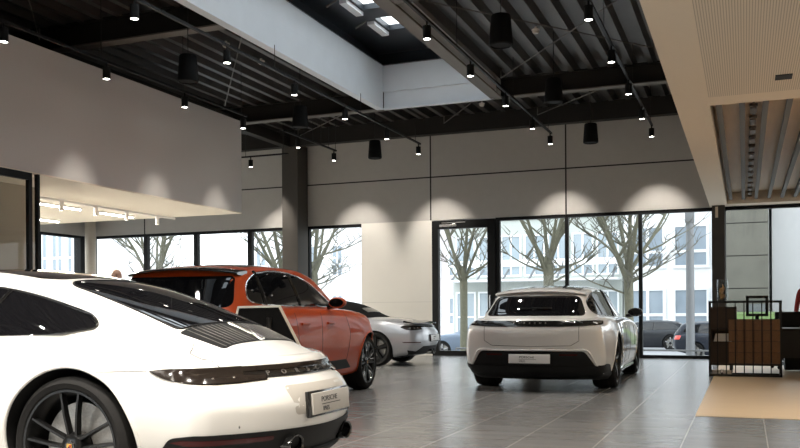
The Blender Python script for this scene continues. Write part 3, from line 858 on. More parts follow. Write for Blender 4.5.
def suv():
    c = Car(SSUV)
    root = empty('sport_utility_car', (-5.45, 7.20, 0), R(95),
                 'glossy orange red sport utility car with dark glass and chrome window line', 'car')
    c.shell(M['orange_paint'], M['orange_paint'], root)
    rg = fillet([(-.70, 1.115), (-.62, 1.44), (.62, 1.44), (.70, 1.115)], [.08, .05, .05, .08])
    c.patch('rear_window', rg, 'rear', M['car_glass'], root, off=.003, which='top')
    mb = MB(); n = 16; vs = []          # black roof spoiler
    for i in range(n + 1):
        y = -.645 + 1.29 * i / n; e = abs(y) / .645
        x0 = .30 + .10 * e ** 3; zt = 1.525 - .05 * e ** 2.5
        vs.append([mb.bm.verts.new(p) for p in ((x0 + .04, y, zt - .02), (x0 + .03, y, zt - .004), (x0 + .06, y, zt + .008), (.66, y, zt + .03), (.66, y, zt - .03))])
    for A, B in zip(vs[:-1], vs[1:]):
        for j in range(5): mb.bm.faces.new((A[j], A[(j + 1) % 5], B[(j + 1) % 5], B[j]))
    mb.bm.faces.new(vs[0]); mb.bm.faces.new(vs[-1][::-1])
    mb.build('roof_spoiler', M['gloss_black'], root, 50)
    c.patch('roof_panel', fillet([(.85, .50), (2.2, .53), (2.2, -.53), (.85, -.50)], .06), 'top', M['car_glass'], root, off=.003)
    c.patch('windscreen', fillet([(2.55, .55), (3.30, .70), (3.30, -.70), (2.55, -.55)], .06), 'top', M['car_glass'], root, off=.003)
    win = fillet([(.44, 1.19), (.52, 1.36), (.76, 1.475), (1.2, 1.525), (1.75, 1.51), (2.2, 1.42), (2.78, 1.15), (2.68, 1.13), (1.5, 1.13), (.6, 1.15)],
                 [.08, .12, .2, .2, .2, .2, .04, .02, .1, .1])
    both(c, 'side_window', win, M['car_glass'], root, which='top')
    for sd in ('left', 'right'):
        c.line('window_trim', win, sd, M['chrome'], root, .011, .003, True, 'top')
        for x0, x1 in ((.78, .80), (1.68, 1.62)):
            c.line('door_pillar', [(x0, 1.14), (x1, 1.50)], sd, M['gloss_black'], root, .022, .002, which='top')
    lb = fillet([(-.74, .985), (-.68, .915), (0, .93), (.68, .915), (.74, .985), (.4, .975), (-.4, .975)], [.01, .03, .1, .03, .01, .1, .1])
    c.patch('light_bar', lb, 'cyl', M['red_lens'], root, off=.006)
    c.patch('lower_bumper', fillet([(-.86, .32), (-.80, .52), (.80, .52), (.86, .32)], .03), 'rear', M['black_plastic'], root, off=.006)
    plate(root, c, -.01, .72, .52, .115, R(3), M['plate_white'], [('PORSCHE', .03, -.04, .016, 1.35), ('IPRES', .022, -.10, -.024, 1.1)])
    for sg, sd in ((1, 'left'), (-1, 'right')):
        c.line('panel_seam', [(1.28, 1.06), (1.30, .75), (1.42, .40), (2.0, .36), (2.9, .38), (3.02, .8), (2.92, 1.06)], sd, M['seam'], root, .003, 0, which='body')
        c.line('panel_seam', [(2.08, 1.07), (2.05, .36)], sd, M['seam'], root, .003, 0, which='body')
        for x in (1.52, 2.35):
            p, n = c.hit(x, .93, sd, 'body'); mb = MB(); mb.box(-.11, .11, -.025, .025, -.016, .016, None, Matrix.Translation(p), .010); mb.build('door_handle', M['orange_paint'], root)
        c.patch('side_blade', fillet([(1.35, .34), (1.45, .46), (2.9, .46), (3.1, .34)], .03), sd, M['black_plastic'], root, off=.006, which='body')
        for ar in SSUV['arches']: arch_lip(c, root, M['orange_paint'], *ar, sd, .012)
        mirror_part(root, sg, 2.42, .89, 1.18, M['orange_paint'])
        c.patch('headlamp', fillet([(4.1, sg * .72), (4.38, sg * .62), (4.3, sg * .48), (4.05, sg * .58)], .05), 'top', M['lamp_clear'], root, off=.004)
    fit_wheels(root, SSUV, 'cross')
    return root

def roadster():
    c = Car(SROAD)
    root = empty('roadster', (-5.80, 16.50, 0), R(182),
                 'silver roadster with a closed black soft top, seen behind the orange car', 'car')
    c.shell(M['silver_paint'], M['fabric_top'], root, ('body', 'soft_top'))
    c.patch('rear_window', fillet([(1.46, .30), (1.30, .34), (1.30, -.34), (1.46, -.30)], .04), 'top', M['car_glass'], root, off=.003)
    win = fillet([(1.62, .965), (1.72, 1.09), (2.1, 1.17), (2.4, 1.14), (2.75, .97), (2.7, .935), (1.7, .935)], [.05, .08, .1, .1, .04, .02, .03])
    both(c, 'side_window', win, M['car_glass'], root, which='top')
    c.patch('windscreen', fillet([(2.45, .46), (2.95, .58), (2.95, -.58), (2.45, -.46)], .05), 'top', M['car_glass'], root, off=.003)
    # tail lamps, black strip and raised blade
    lamp = fillet([(.80, .76), (.74, .785), (.42, .785), (.38, .715), (.70, .70)], [.02, .02, .02, .02, .05])
    for pl in (lamp, mirror_l(lamp)):
        q = c.patch('tail_lamp', pl, 'cyl', M['lamp_glass'], root, off=.006)
        sg = 1 if pl is lamp else -1
        for u in (.66, .58, .50):
            p, n = c.hit(sg * u, .74, 'cyl'); mb = MB(); mb.ico(p + n * .008, .014, 1, M['lamp_clear']); mb.build('lamp_lens_glint', None, q, 60)  # bright beads for glints, same as on the coupe
    c.patch('letter_panel', [(-.42, .755), (.42, .755), (.42, .785), (-.42, .785)], 'cyl', M['gloss_black'], root, off=.006)
    letters(c, root, 'PORSCHE', .25, -.25, .768, .026, M['letter_grey'], off=.01)
    mb = MB(); n = 14; vs = []
    for i in range(n + 1):
        y = -.70 + 1.4 * i / n; e = abs(y) / .70
        x0 = .05 + .16 * e ** 2.2; z = .835
        vs.append([mb.bm.verts.new(p) for p in ((x0, y, z - .006), (x0, y, z + .012), (x0 + .20, y, z + .055), (x0 + .22, y, z + .02))])
    for A, B in zip(vs[:-1], vs[1:]):
        for j in range(4): mb.bm.faces.new((A[j], A[(j + 1) % 4], B[(j + 1) % 4], B[j]))
    mb.bm.faces.new(vs[0]); mb.bm.faces.new(vs[-1][::-1])
    mb.build('rear_spoiler', M['gloss_black'], root, 50)
    bl = [(-.80, .30), (-.70, .16), (.70, .16), (.80, .30), (.60, .27), (.42, .37), (-.42, .37), (-.60, .27)]
    c.patch('lower_bumper', fillet([(u * .9, z + .02) for u, z in bl], .02), 'cyl', M['black_plastic'], root, off=.008)
    plate(root, c, -.008, .545, .52, .115, R(4), M['plate_white'], [('PORSCHE', .03, -.04, .016, 1.35), ('IPRES', .022, -.10, -.024, 1.1)])
    for sg, sd in ((1, 'left'), (-1, 'right')):
        c.patch('reflector', fillet([(sg * .48, .475), (sg * .80, .478), (sg * .78, .462), (sg * .48, .458)], .004), 'cyl', M['red_lens'], root, off=.006)
        mb = MB(); mb.lathe([(.05, .14), (.052, .0), (.044, .0), (.042, .12), (0, .12)], 'x', 20, (.02, sg * .10, .27)); mb.build('exhaust_pipe', M['chrome'], root, 40)
        c.line('panel_seam', [(1.62, .88), (1.56, .6), (1.66, .3), (2.75, .27), (2.85, .6), (2.80, .87)], sd, M['seam'], root, .003, 0, which='body')
        for ar in SROAD['arches']: arch_lip(c, root, M['silver_paint'], *ar, sd, .008)
        c.patch('side_intake', fillet([(1.40, .62), (1.58, .66), (1.52, .46), (1.36, .40)], .04), sd, M['gloss_black'], root, off=.004, which='body')
        mirror_part(root, sg, 2.68, .78, .95, M['silver_paint'])
        c.patch('headlamp', fillet([(3.85, sg * .66), (4.12, sg * .56), (4.05, sg * .42), (3.8, sg * .5)], .07), 'top', M['lamp_clear'], root, off=.004)
    fit_wheels(root, SROAD, 'dark')
    return root

def street_car(spec, name, loc, rz, scale, paint, label, red=True):
    c = Car(spec)
    root = empty(name, loc, rz, label, 'car', 'cars parked in the street')
    root.scale = scale
    c.shell(paint, paint, root)
    if spec is SSUV:
        c.patch('rear_window', fillet([(-.66, 1.13), (-.58, 1.44), (.58, 1.44), (.66, 1.13)], .06), 'rear', M['car_glass'], root, res=.08, which='top')
        win = fillet([(.45, 1.17), (.62, 1.40), (1.2, 1.49), (1.75, 1.48), (2.2, 1.38), (2.75, 1.14), (1.5, 1.12)], .06)
        lamps = [(.55, .86), (.72, .86), (.74, 1.02), (.55, 1.02)]
    else:
        c.patch('rear_window', fillet([(-.60, .99), (-.5, 1.22), (.5, 1.22), (.60, .99)], .06), 'rear', M['car_glass'], root, res=.08, which='top')
        win = fillet([(.62, 1.0), (.95, 1.24), (1.6, 1.31), (2.2, 1.31), (2.8, 1.22), (3.3, .98), (2., .96)], .06)
        lamps = [(.42, .80), (.72, .80), (.74, .90), (.42, .90)]
    both(c, 'side_window', win, M['car_glass'], root, which='top', res=.08)
    for sd in ('left', 'right'):
        x = 1.68 if spec is SSUV else 1.98
        c.line('door_pillar', [(x, win[0][1] - .03), (x - .03, 1.46 if spec is SSUV else 1.31)], sd, paint, root, .03, .0, which='top')
    c.patch('tail_lamp', fillet(lamps, .02), 'cyl', M['red_lamp'], root, off=.006)
    c.patch('tail_lamp', mirror_l(fillet(lamps, .02)), 'cyl', M['red_lamp'], root, off=.006)
    c.patch('windscreen', fillet([(2.65, .52), (3.3, .66), (3.3, -.66), (2.65, -.52)], .06), 'top', M['car_glass'], root, res=.08)
    fit_wheels(root, spec, 'five', False)
    return root
# ------------------------------------------------------------------ setting materials
def floor_mat():
    m, nt, b = new_mat('stone_tile_floor')
    N = nt.nodes.new; L = nt.links.new
    geo = N('ShaderNodeNewGeometry'); sep = N('ShaderNodeSeparateXYZ'); L(geo.outputs['Position'], sep.inputs[0])
    def mth(op, a, b_=None, c=None):
        n = N('ShaderNodeMath'); n.operation = op
        for i, v in enumerate((a, b_, c)):
            if v is None: continue
            if isinstance(v, (int, float)): n.inputs[i].default_value = v
            else: L(v, n.inputs[i])
        return n.outputs[0]
    u = mth('DIVIDE', mth('ADD', sep.outputs[0], .47), .63)
    fu = mth('FLOOR', u)
    v = mth('DIVIDE', mth('SUBTRACT', sep.outputs[1], 7.03), .755)
    du = mth('PINGPONG', u, .5); dv = mth('PINGPONG', v, .5)
    ju = mth('LESS_THAN', du, .0075); jv = mth('LESS_THAN', dv, .0042)
    cell = N('ShaderNodeCombineXYZ'); L(fu, cell.inputs[0]); L(mth('FLOOR', v), cell.inputs[1])
    wn = N('ShaderNodeTexWhiteNoise'); L(cell.outputs[0], wn.inputs[0])
    nz = N('ShaderNodeTexNoise'); nz.inputs['Scale'].default_value = 1.0; nz.inputs['Detail'].default_value = 6
    mp = N('ShaderNodeMapping'); mp.inputs['Scale'].default_value = (1.5, 7, 1); L(geo.outputs['Position'], mp.inputs[0]); L(mp.outputs[0], nz.inputs['Vector'])
    tone = mth('MULTIPLY_ADD', wn.outputs[0], .22, mth('MULTIPLY_ADD', nz.outputs['Fac'], .5, .62))
    base = N('ShaderNodeMix'); base.data_type = 'RGBA'; base.blend_type = 'MULTIPLY'; base.inputs[0].default_value = 1
    base.inputs[6].default_value = (.225, .222, .218, 1)
    cmb = N('ShaderNodeCombineColor'); [L(tone, cmb.inputs[i]) for i in range(3)]
    L(cmb.outputs[0], base.inputs[7])
    jn = N('ShaderNodeMix'); jn.data_type = 'RGBA'; L(base.outputs[2], jn.inputs[6]); jn.inputs[7].default_value = (.42, .40, .375, 1)
    L(mth('MAXIMUM', ju, mth('MULTIPLY', jv, .55)), jn.inputs[0])
    L(jn.outputs[2], b.inputs['Base Color'])
    r = mth('MULTIPLY_ADD', nz.outputs['Fac'], .06, .21); L(r, b.inputs['Roughness'])
    b.inputs['Specular IOR Level'].default_value = .75
    return m

def stripe_mat(name, c1, c2, pitch, axis=0, duty=.3, rough=.7):
    """fine grooves across one world axis"""
    m, nt, b = new_mat(name); N = nt.nodes.new; L = nt.links.new
    geo = N('ShaderNodeNewGeometry'); sep = N('ShaderNodeSeparateXYZ'); L(geo.outputs['Position'], sep.inputs[0])
    d = N('ShaderNodeMath'); d.operation = 'DIVIDE'; L(sep.outputs[axis], d.inputs[0]); d.inputs[1].default_value = pitch
    f = N('ShaderNodeMath'); f.operation = 'FRACT'; L(d.outputs[0], f.inputs[0])
    g = N('ShaderNodeMath'); g.operation = 'LESS_THAN'; L(f.outputs[0], g.inputs[0]); g.inputs[1].default_value = duty
    x = N('ShaderNodeMix'); x.data_type = 'RGBA'; x.inputs[6].default_value = (*c1, 1); x.inputs[7].default_value = (*c2, 1)
    L(g.outputs[0], x.inputs[0]); L(x.outputs[2], b.inputs['Base Color']); b.inputs['Roughness'].default_value = rough
    return m

def wood_mat(name, c1, c2, scale=(1, 14, 14), rough=.5):
    m, nt, b = new_mat(name); N = nt.nodes.new; L = nt.links.new
    tc = N('ShaderNodeTexCoord'); mp = N('ShaderNodeMapping'); mp.inputs['Scale'].default_value = scale
    L(tc.outputs['Object'], mp.inputs[0])
    n = N('ShaderNodeTexNoise'); n.inputs['Scale'].default_value = 2; n.inputs['Detail'].default_value = 8; L(mp.outputs[0], n.inputs['Vector'])
    x = N('ShaderNodeMix'); x.data_type = 'RGBA'; x.inputs[6].default_value = (*c1, 1); x.inputs[7].default_value = (*c2, 1)
    L(n.outputs['Fac'], x.inputs[0]); L(x.outputs[2], b.inputs['Base Color']); b.inputs['Roughness'].default_value = rough
    return m

M['floor'] = floor_mat()
M['floor_wood'] = wood_mat('beige_floor', (.60, .43, .26), (.70, .52, .32), (1.2, 9, 1), .42)
M['wall'] = mat('grey_plaster', (.49, .47, .44), .85, noise=.05, scale=6, bump=.03)
M['wall_box'] = mat('grey_felt_wall', (.56, .535, .505), .92, noise=.07, scale=90, bump=.05)
M['wall_white'] = mat('white_panel', (.76, .73, .67), .7, noise=.02, scale=4)
M['cream_ceiling'] = mat('cream_ceiling', (.74, .67, .55), .85, noise=.02, scale=5)
M['soffit'] = mat('cream_soffit', (.76, .655, .52), .85, noise=.04, scale=70)
M['soffit_groove'] = stripe_mat('slotted_soffit', (.72, .62, .49), (.47, .39, .30), .020, 0, .35)
M['deck'] = mat('dark_steel_deck', (.065, .060, .056), .45, .2, noise=.15, scale=4)
M['beam'] = mat('dark_steel_beam', (.022, .020, .018), .55, 0, 0, .2, noise=.1, scale=5)
M['lit_flange'] = mat('beam_flange', (.13, .115, .10), .5, .1, noise=.1, scale=5)  # paler than the web, for the light caught by the underside
M['light_beam'] = mat('skylit_grey_steel', (.74, .79, .84), .5, .0, noise=.05, scale=3)  # the skylight's blue is mixed into the grey-white paint
M['well'] = mat('dark_well_lining', (.035, .042, .050), .35, .3, noise=.1, scale=2)
M['frame'] = mat('dark_window_frame', (.012, .0125, .013), .45, 0, 0, .15)
M['frame_grey'] = mat('grey_window_frame', (.09, .095, .10), .45)
M['pillar'] = mat('taupe_pillar', (.075, .068, .06), .6, 0, 0, .2, noise=.06, scale=5)
M['pillar_cream'] = mat('cream_pillar', (.50, .44, .36), .6, noise=.05, scale=5)
M['lounge_wall'] = mat('beige_lounge_wall', (.44, .40, .32), .8, noise=.04, scale=5)
M['chain'] = mat('brown_chain', (.10, .07, .045), .6)
M['joint'] = mat('shadow_joint', (.02, .018, .017), .8)
M['pane'] = glass_mat('clear_glass', (.96, .98, .98))
M['pane_thin'] = glass_mat('partition_glass', (.90, .92, .92))
M['lamp_black'] = mat('lamp_black', (.008, .008, .008), .5, 0, 0, .2)
M['lamp_white'] = mat('lamp_white', (.75, .73, .70), .5)
M['glow'] = mat('lamp_glow', (1, 1, 1), .5, emit=(1, .95, .86), estr=18)
M['strip_glow'] = mat('strip_glow', (1, 1, 1), .5, emit=(1, .96, .88), estr=28)
M['speaker'] = mat('speaker_black', (.006, .006, .006), .7, 0, 0, .15, noise=.2, scale=120)
M['cable'] = mat('cable_black', (.015, .015, .015), .6)
M['rod'] = mat('grey_rod', (.13, .12, .11), .5, .3)
M['white_plastic'] = mat('white_plastic', (.62, .58, .52), .5)
M['black_metal'] = mat('black_metal', (.014, .013, .012), .4, .2)
M['walnut'] = wood_mat('walnut_panel', (.19, .092, .042), (.32, .165, .078), (14, 1, 14), .45)
M['dark_wood'] = wood_mat('dark_wood', (.040, .022, .013), (.07, .04, .022), (14, 1, 14), .5)
M['paper'] = mat('paper', (.85, .85, .85), .6, noise=.1, scale=40)
M['metal_tray'] = mat('bright_metal', (.55, .55, .55), .25, .9)
M['joist'] = mat('grey_joist', (.14, .135, .13), .7, 0, 0, .2, noise=.06, scale=6)
M['board'] = wood_mat('brown_board', (.55, .40, .25), (.68, .51, .34), (14, 1, 14), .6)
M['candle'] = mat('amber_filling', (.50, .27, .10), .6, noise=.3, scale=40)
M['road'] = mat('asphalt', (.30, .30, .31), .9, noise=.15, scale=3)
M['pavement'] = mat('pavement_slabs', (.46, .45, .44), .9, noise=.1, scale=2)
M['concrete'] = mat('raw_concrete', (.125, .12, .10), .9, noise=.3, scale=1.2, bump=.05)
M['facade_pale'] = mat('hazed_pale_facade', (.86, .86, .86), .8, noise=.04, scale=2)  # facade colours lightened to stand for white haze outdoors
M['facade_grey'] = mat('grey_render', (.40, .40, .40), .85, noise=.05, scale=2)
M['facade_white'] = mat('white_render', (.86, .87, .88), .8)
M['facade_green'] = mat('grey_green_facade', (.47, .50, .47), .8, noise=.12, scale=.8)
M['facade_mauve'] = mat('mauve_brick', (.62, .57, .58), .85, noise=.12, scale=3)
M['window_dark'] = mat('building_window', (.30, .36, .42), .08, 0, 0, .8, noise=.35, scale=.7)
M['window_blue'] = mat('building_window_blue', (.33, .39, .43), .10, 0, 0, .8, noise=.2, scale=.8)
M['bark'] = mat('mossy_bark', (.14, .135, .095), .9, noise=.35, scale=9, bump=.3)
M['twig'] = mat('twig_bark', (.13, .125, .10), .9, noise=.2, scale=9)
M['grass'] = mat('roadside_grass', (.10, .15, .05), .95, noise=.4, scale=6)
M['steel_rail'] = mat('grey_rail', (.17, .175, .18), .5, .2)

trim_n = [0]
def struct(mb, name, m=None, parent=None, smooth=None):
    o = mb.build(name, m, parent, smooth)
    if parent is None: o['kind'] = 'structure'
    return o
def trim(x0, x1, y0, y1, z0, z1, m):
    trim_n[0] += 1
    return struct(MB().box(x0, x1, y0, y1, z0, z1), 'trim_%d' % trim_n[0], m)
def slab(name, x0, x1, y0, y1, z0, z1, m):
    return struct(MB().box(x0, x1, y0, y1, z0, z1), name, m)

YB = 19.95          # inner face of the back wall
XL = -17.55         # inner face of the left outer wall
XR_, YF = 7.0, -6.0
WT = 3.26           # window head

# floor -----------------------------------------------------------------
slab('floor', XL - .3, XR_ + .3, YF - .3, YB + .25, -.20, 0, M['floor'])
slab('floor_inlay', -.47, XR_, 9.18, 17.9, 0, .004, M['floor_wood'])

# back wall ---------------------------------------------------------------
slab('wall_back', XL - .3, XR_ + .3, YB, YB + .3, WT + .02, 6.4, M['wall'])
trim(XL, -.6, YB - .006, YB, 4.315, 4.345, M['joint'])
for x in (-15.56, -7.09, -3.8):
    trim(x - .016, x + .016, YB - .0075, YB, WT, 5.6, M['joint'])
slab('wall_panel', -8.93, -7.06, YB - .02, YB + .25, 0, WT + .02, M['wall_white'])
trim(-8.93, -7.06, YB - .024, YB - .02, 1.30, 1.306, M['wall'])
win_n = [0]; WINDOWS = []
def window(x0, x1, y, ft=.05, sides=(.035, .035), z0=0., bot=.07, m='frame', axis='x', z1=WT + .02, top=.075):
    """one glazed bay: frame with its pane"""
    win_n[0] += 1
    if axis == 'x': B = lambda mb, a0, a1, c0, c1, q0, q1: mb.box(a0, a1, c0, c1, q0, q1)
    else: B = lambda mb, a0, a1, c0, c1, q0, q1: mb.box(c0, c1, a0, a1, q0, q1)
    mb = MB(); l, r = sides
    B(mb, x0, x0 + l, y, y + .12, z0, z1); B(mb, x1 - r, x1, y, y + .12, z0, z1)
    B(mb, x0 + l, x1 - r, y, y + .12, z1 - top, z1); B(mb, x0 + l, x1 - r, y, y + .12, z0, z0 + bot)
    o = struct(mb, 'window_%d' % win_n[0], M[m])
    mb = MB(); B(mb, x0 + l - .01, x1 - r + .01, y + .055, y + .065, z0 + bot - .01, z1 - top + .01)
    struct(mb, 'pane', M['pane'], o)
    WINDOWS.append((axis, (x0 + x1) / 2, y + .13, (z0 + z1) / 2, x1 - x0, z1 - z0))
    return o
for x0, x1, s_ in ((-17.45, -15.56, (.10, .065)), (-15.56, -13.9, (.065, .065)), (-13.9, -12.2, (.065, .065)), (-12.2, -10.8, (.065, .065)), (-10.5, -8.93, (.08, .02))):
    window(x0, x1, YB + .03, sides=s_, m='frame')
for x0, x1, s_ in ((-5.48, -3.8, (.10, .04)), (-3.8, -2.16, (.04, .04)), (-2.16, -.60, (.04, .06)), (-.42, 1.9, (.05, .05)), (1.9, 4.2, (.05, .05)), (4.2, 6.9, (.05, .05))):
    window(x0, x1, YB + .03, sides=s_)
# glass door
mb = MB(); y0 = YB - .02
mb.box(-7.06, -6.90, y0, y0 + .14, 0, WT); mb.box(-5.67, -5.48, y0, y0 + .14, 0, WT)
mb.box(-6.90, -5.67, y0, y0 + .14, 3.06, WT); mb.box(-6.90, -5.67, y0, y0 + .14, 0, .12)
d = struct(mb, 'door_1', M['frame'])
struct(MB().box(-6.91, -5.66, y0 + .06, y0 + .07, .11, 3.07), 'pane', M['pane'], d)
WINDOWS.append(('x', -6.27, YB + .14, WT / 2, 1.3, WT))
mb = MB(); mb.box(-6.85, -6.42, y0 - .05, y0, 3.10, 3.17, bevel=.01); mb.box(-6.80, -6.20, y0 - .03, y0 - .015, 3.19, 3.215)
struct(mb, 'door_closer', M['metal_tray'], d)
mb = MB(); mb.tube([(-5.60, y0 - .06, .85), (-5.60, y0 - .06, 1.45)], .016); mb.box(-5.61, -5.59, y0 - .06, y0, .90, .92); mb.box(-5.61, -5.59, y0 - .06, y0, 1.38, 1.40)
struct(mb, 'door_handle', M['metal_tray'], d)
# pillars
slab('pillar', -10.86, -10.42, YB - .60, YB - .05, 0, 5.3, M['pillar'])
slab('pillar.001', -.64, -.385, YB - .32, YB + .16, 0, 3.30, M['pillar'])
struct(MB().box(-.575, -.52, YB - .345, YB - .32, 3.02, 3.25), 'trim_30', M['soffit'])
struct(MB().lathe([(.15, 0), (.15, 5.3)], 'z', 28, (-17.15, YB - .35, 0)), 'pillar.002', M['pillar_cream'], None, 40)

# left outer wall with its glazing
for k in range(5):
    window(19.72 - 1.62 * (k + 1), 19.72 - 1.62 * k, XL - .12, sides=(.07, .07), axis='y')
slab('wall_left', XL - .3, XL, YF, YB + .3, WT + .02, 6.4, M['wall'])
slab('wall_left.001', XL - .3, XL, YF, 19.72 - 8.1, 0, WT + .02, M['wall'])
slab('wall_left.002', XL - .3, XL, 19.72, YB + .3, 0, WT + .02, M['frame'])
# right wall and the glazed front behind the viewer
slab('wall_right', XR_, XR_ + .3, YF, YB + .3, 0, 6.4, M['wall_white'])
slab('wall_front', XL - .3, XR_ + .3, YF - .3, YF, 3.0, 6.4, M['wall_white'])
for k in range(5):
    x0 = -16.5 + 1.9 * k
    window(x0, x0 + 1.9, YF - .12, sides=(.05, .05), z1=3.02)
slab('wall_front.001', XL - .3, -16.5, YF - .3, YF, 0, 3.0, M['wall']); slab('wall_front.002', -7.0, XR_ + .3, YF - .3, YF, 0, 3.0, M['wall_white'])

# mezzanine box on the left, lit lounge below it
slab('wall_mezzanine', XL, -9.12, YF, 14.65, 3.02, 4.80, M['wall_box'])
slab('ceiling_lounge', XL, -9.121, YF, 14.649, 3.0, 3.02, M['cream_ceiling'])
slab('wall_lounge', XL, -13.9, 6.0, 6.1, 0, 3.0, M['wall_white'])

# steel deck ---------------------------------------------------------------
def deck(name, x0, x1, y0, y1):
    mb = MB(); pts = []; x = x0; p = .36
    while x < x1:
        for dx, z in ((0, 5.60), (.10, 5.60), (.135, 5.76), (.325, 5.76)):
            if x + dx <= x1: pts.append((x + dx, z))
        x += p
    pts.append((x1, 5.60))
    a = [mb.bm.verts.new((q[0], y0, q[1])) for q in pts]; b = [mb.bm.verts.new((q[0], y1, q[1])) for q in pts]
    for i in range(len(pts) - 1): mb.bm.faces.new((a[i], a[i + 1], b[i + 1], b[i]))
    mb.box(x0, x1, y0, y1, 5.80, 5.86)
    return struct(mb, name, M['deck'])
SX0, SX1, SY0, SY1 = -6.89, -4.55, 3.0, 16.50
deck('ceiling', XL, SX0 - .03, YF, YB)
deck('ceiling.001', SX1 + .03, -.69, YF, YB)
deck('ceiling.002', SX0 - .03, SX1 + .03, SY1 + .1, YB)
deck('ceiling.003', SX0 - .03, SX1 + .03, YF, SY0 - .1)
def ibeam_x(name, x0, x1, y, z0=5.24, z1=5.62, w=.20):
    mb = MB(); mb.box(x0, x1, y - .012, y + .012, z0 + .02, z1, M['beam']); mb.box(x0, x1, y - w / 2, y + w / 2, z1 - .02, z1, M['beam'])
    mb.box(x0, x1, y - w / 2, y + w / 2, z0, z0 + .022, M['lit_flange'])
    return struct(mb, name)
def ibeam_y(name, x, y0, y1, z0=5.24, z1=5.62, w=.20):
    mb = MB(); mb.box(x - .012, x + .012, y0, y1, z0 + .02, z1, M['beam']); mb.box(x - w / 2, x + w / 2, y0, y1, z1 - .02, z1, M['beam'])
    mb.box(x - w / 2, x + w / 2, y0, y1, z0, z0 + .022, M['lit_flange'])
    return struct(mb, name)
k = 0
for y in (-.8, 5.0, 10.87, 16.62):
    for x0, x1 in ((XL, SX0 - .02), (SX1 + .12, -.69)):
        ibeam_x('beam' + ('.%03d' % k if k else ''), x0, x1, y); k += 1
slab('beam.%03d' % k, XL, -.69, 19.20, 19.42, 5.22, 5.62, M['beam']); k += 1
slab('beam.%03d' % k, -10.74, -10.54, 11.0, 19.3, 5.20, 5.45, M['beam']); k += 1
# skylight shaft
mb = MB(); mb.box(SX0 - .05, SX0, SY0, SY1, 5.24, 6.14); mb.box(SX0 - .14, SX0 + .006, SY0, SY1, 5.22, 5.245); mb.box(SX0 - .001, SX0 + .002, SY0, SY1, 5.72, 5.725, M['joint'])
mb.mats = [M['light_beam'], M['joint']] if len(mb.mats) else mb.mats
struct(mb, 'skylight_beam', M['light_beam'])
struct(MB().box(SX1, SX1 + .05, SY0, SY1, 5.26, 6.14), 'skylight_beam.001', M['light_beam'])
struct(MB().box(SX1 - .06, SX1 + .16, SY0, SY1 + .1, 5.225, 5.26), 'skylight_beam.002', M['lit_flange'])
mb = MB(); mb.box(SX0, SX1, SY1, SY1 + .05, 5.60, 6.14); mb.box(SX0, SX1, SY1 + .05, SY1 + .10, 5.24, 5.60)
mb.box(SX0, SX1, SY1 - .02, SY1 + .10, 5.225, 5.245); mb.box(SX0, SX1, SY1 - .01, SY1 + .07, 5.585, 5.602)
struct(mb, 'skylight_beam.003', M['light_beam'])
struct(MB().box(SX0, SX1, SY0 - .05, SY0, 5.24, 6.14), 'skylight_beam.004', M['light_beam'])
mb = MB()
mb.box(SX0 - .25, SX0 - .2, SY0 - .25, SY1 + .25, 6.14, 6.43); mb.box(SX1 + .2, SX1 + .25, SY0 - .25, SY1 + .25, 6.14, 6.43); mb.box(SX0 - .25, SX1 + .25, SY1 + .2, SY1 + .25, 6.14, 6.43)
mb.box(SX0 - .25, SX1 + .25, SY0 - .25, SY0 - .2, 6.14, 6.43)
mb.box(SX0 - .25, SX0, SY0 - .25, SY1 + .25, 6.12, 6.139); mb.box(SX1, SX1 + .25, SY0 - .25, SY1 + .25, 6.12, 6.139); mb.box(SX0 - .25, SX1 + .25, SY1, SY1 + .25, 6.12, 6.139)
struct(mb, 'wall_skylight', M['well'])
SKY = []
ZG = 6.42
for i in range(9):                                   # roof windows
    y0 = 14.50 - 1.2 * i; y1 = y0 + 1.2
    win_n[0] += 1
    mb = MB(); z = ZG
    mb.box(SX0 - .22, -6.25, y0, y1, z, z + .10); mb.box(SX1 - .25, SX1 + .22, y0, y1, z, z + .10)
    mb.box(-6.25, SX1 - .25, y0, y0 + .10, z, z + .10); mb.box(-6.25, SX1 - .25, y1 - .40, y1, z, z + .10)
    o = struct(mb, 'window_%d' % win_n[0], M['well'])
    struct(MB().box(-6.26, SX1 - .24, y0 + .09, y1 - .39, z + .05, z + .06), 'pane', M['pane'], o)
    struct(MB().box(-6.44, -6.30, y0 + .20, y1 - .30, z - .07, z - .005), 'window_sash', M['facade_white'], o)
    struct(MB().tube([(-6.40, y0 + .10, z - .02), (-6.60, y0 + .02, z - .16)], .02), 'window_actuator', M['rod'], o)
    SKY.append((y0, y1))
trim(SX0 - .22, SX1 + .22, 15.7, SY1 + .25, ZG, ZG + .1, M['well'])
trim(SX0 - .22, SX1 + .22, SY0 - .25, 14.50 - 9.6, ZG, ZG + .1, M['well'])

# soffit on the right ------------------------------------------------------
ZS = 3.28
slab('ceiling_soffit', -.69, XR_, YF, 10.03, ZS, 5.62, M['soffit'])
slab('ceiling_soffit.001', -.69, -.345, 10.03, YB, ZS, 5.62, M['soffit'])
slab('ceiling_soffit.002', -.345, XR_, 19.50, YB, ZS, 5.62, M['soffit'])
slab('ceiling_soffit.003', 2.6, XR_, 10.03, 19.5, ZS, 5.62, M['soffit'])
slab('ceiling_panel', -.34, XR_ - .3, YF + .3, 9.62, ZS - .004, ZS, M['soffit_groove'])
slab('trim_31', .28, .43, 8.95, 9.13, ZS - .012, ZS - .003, M['joint'])
slab('ceiling_recess', -.345, 2.6, 10.03, 19.5, 3.52, 3.56, M['board'])
for i in range(12):
    x = -.262 + .245 * i
    mb = MB(); mb.box(x - .032, x + .032, 10.03, 19.5, 3.36, 3.38); mb.box(x - .006, x + .006, 10.03, 19.5, 3.38, 3.52)
    struct(mb, 'ceiling_joist' + ('.%03d' % i if i else ''), M['joist'])
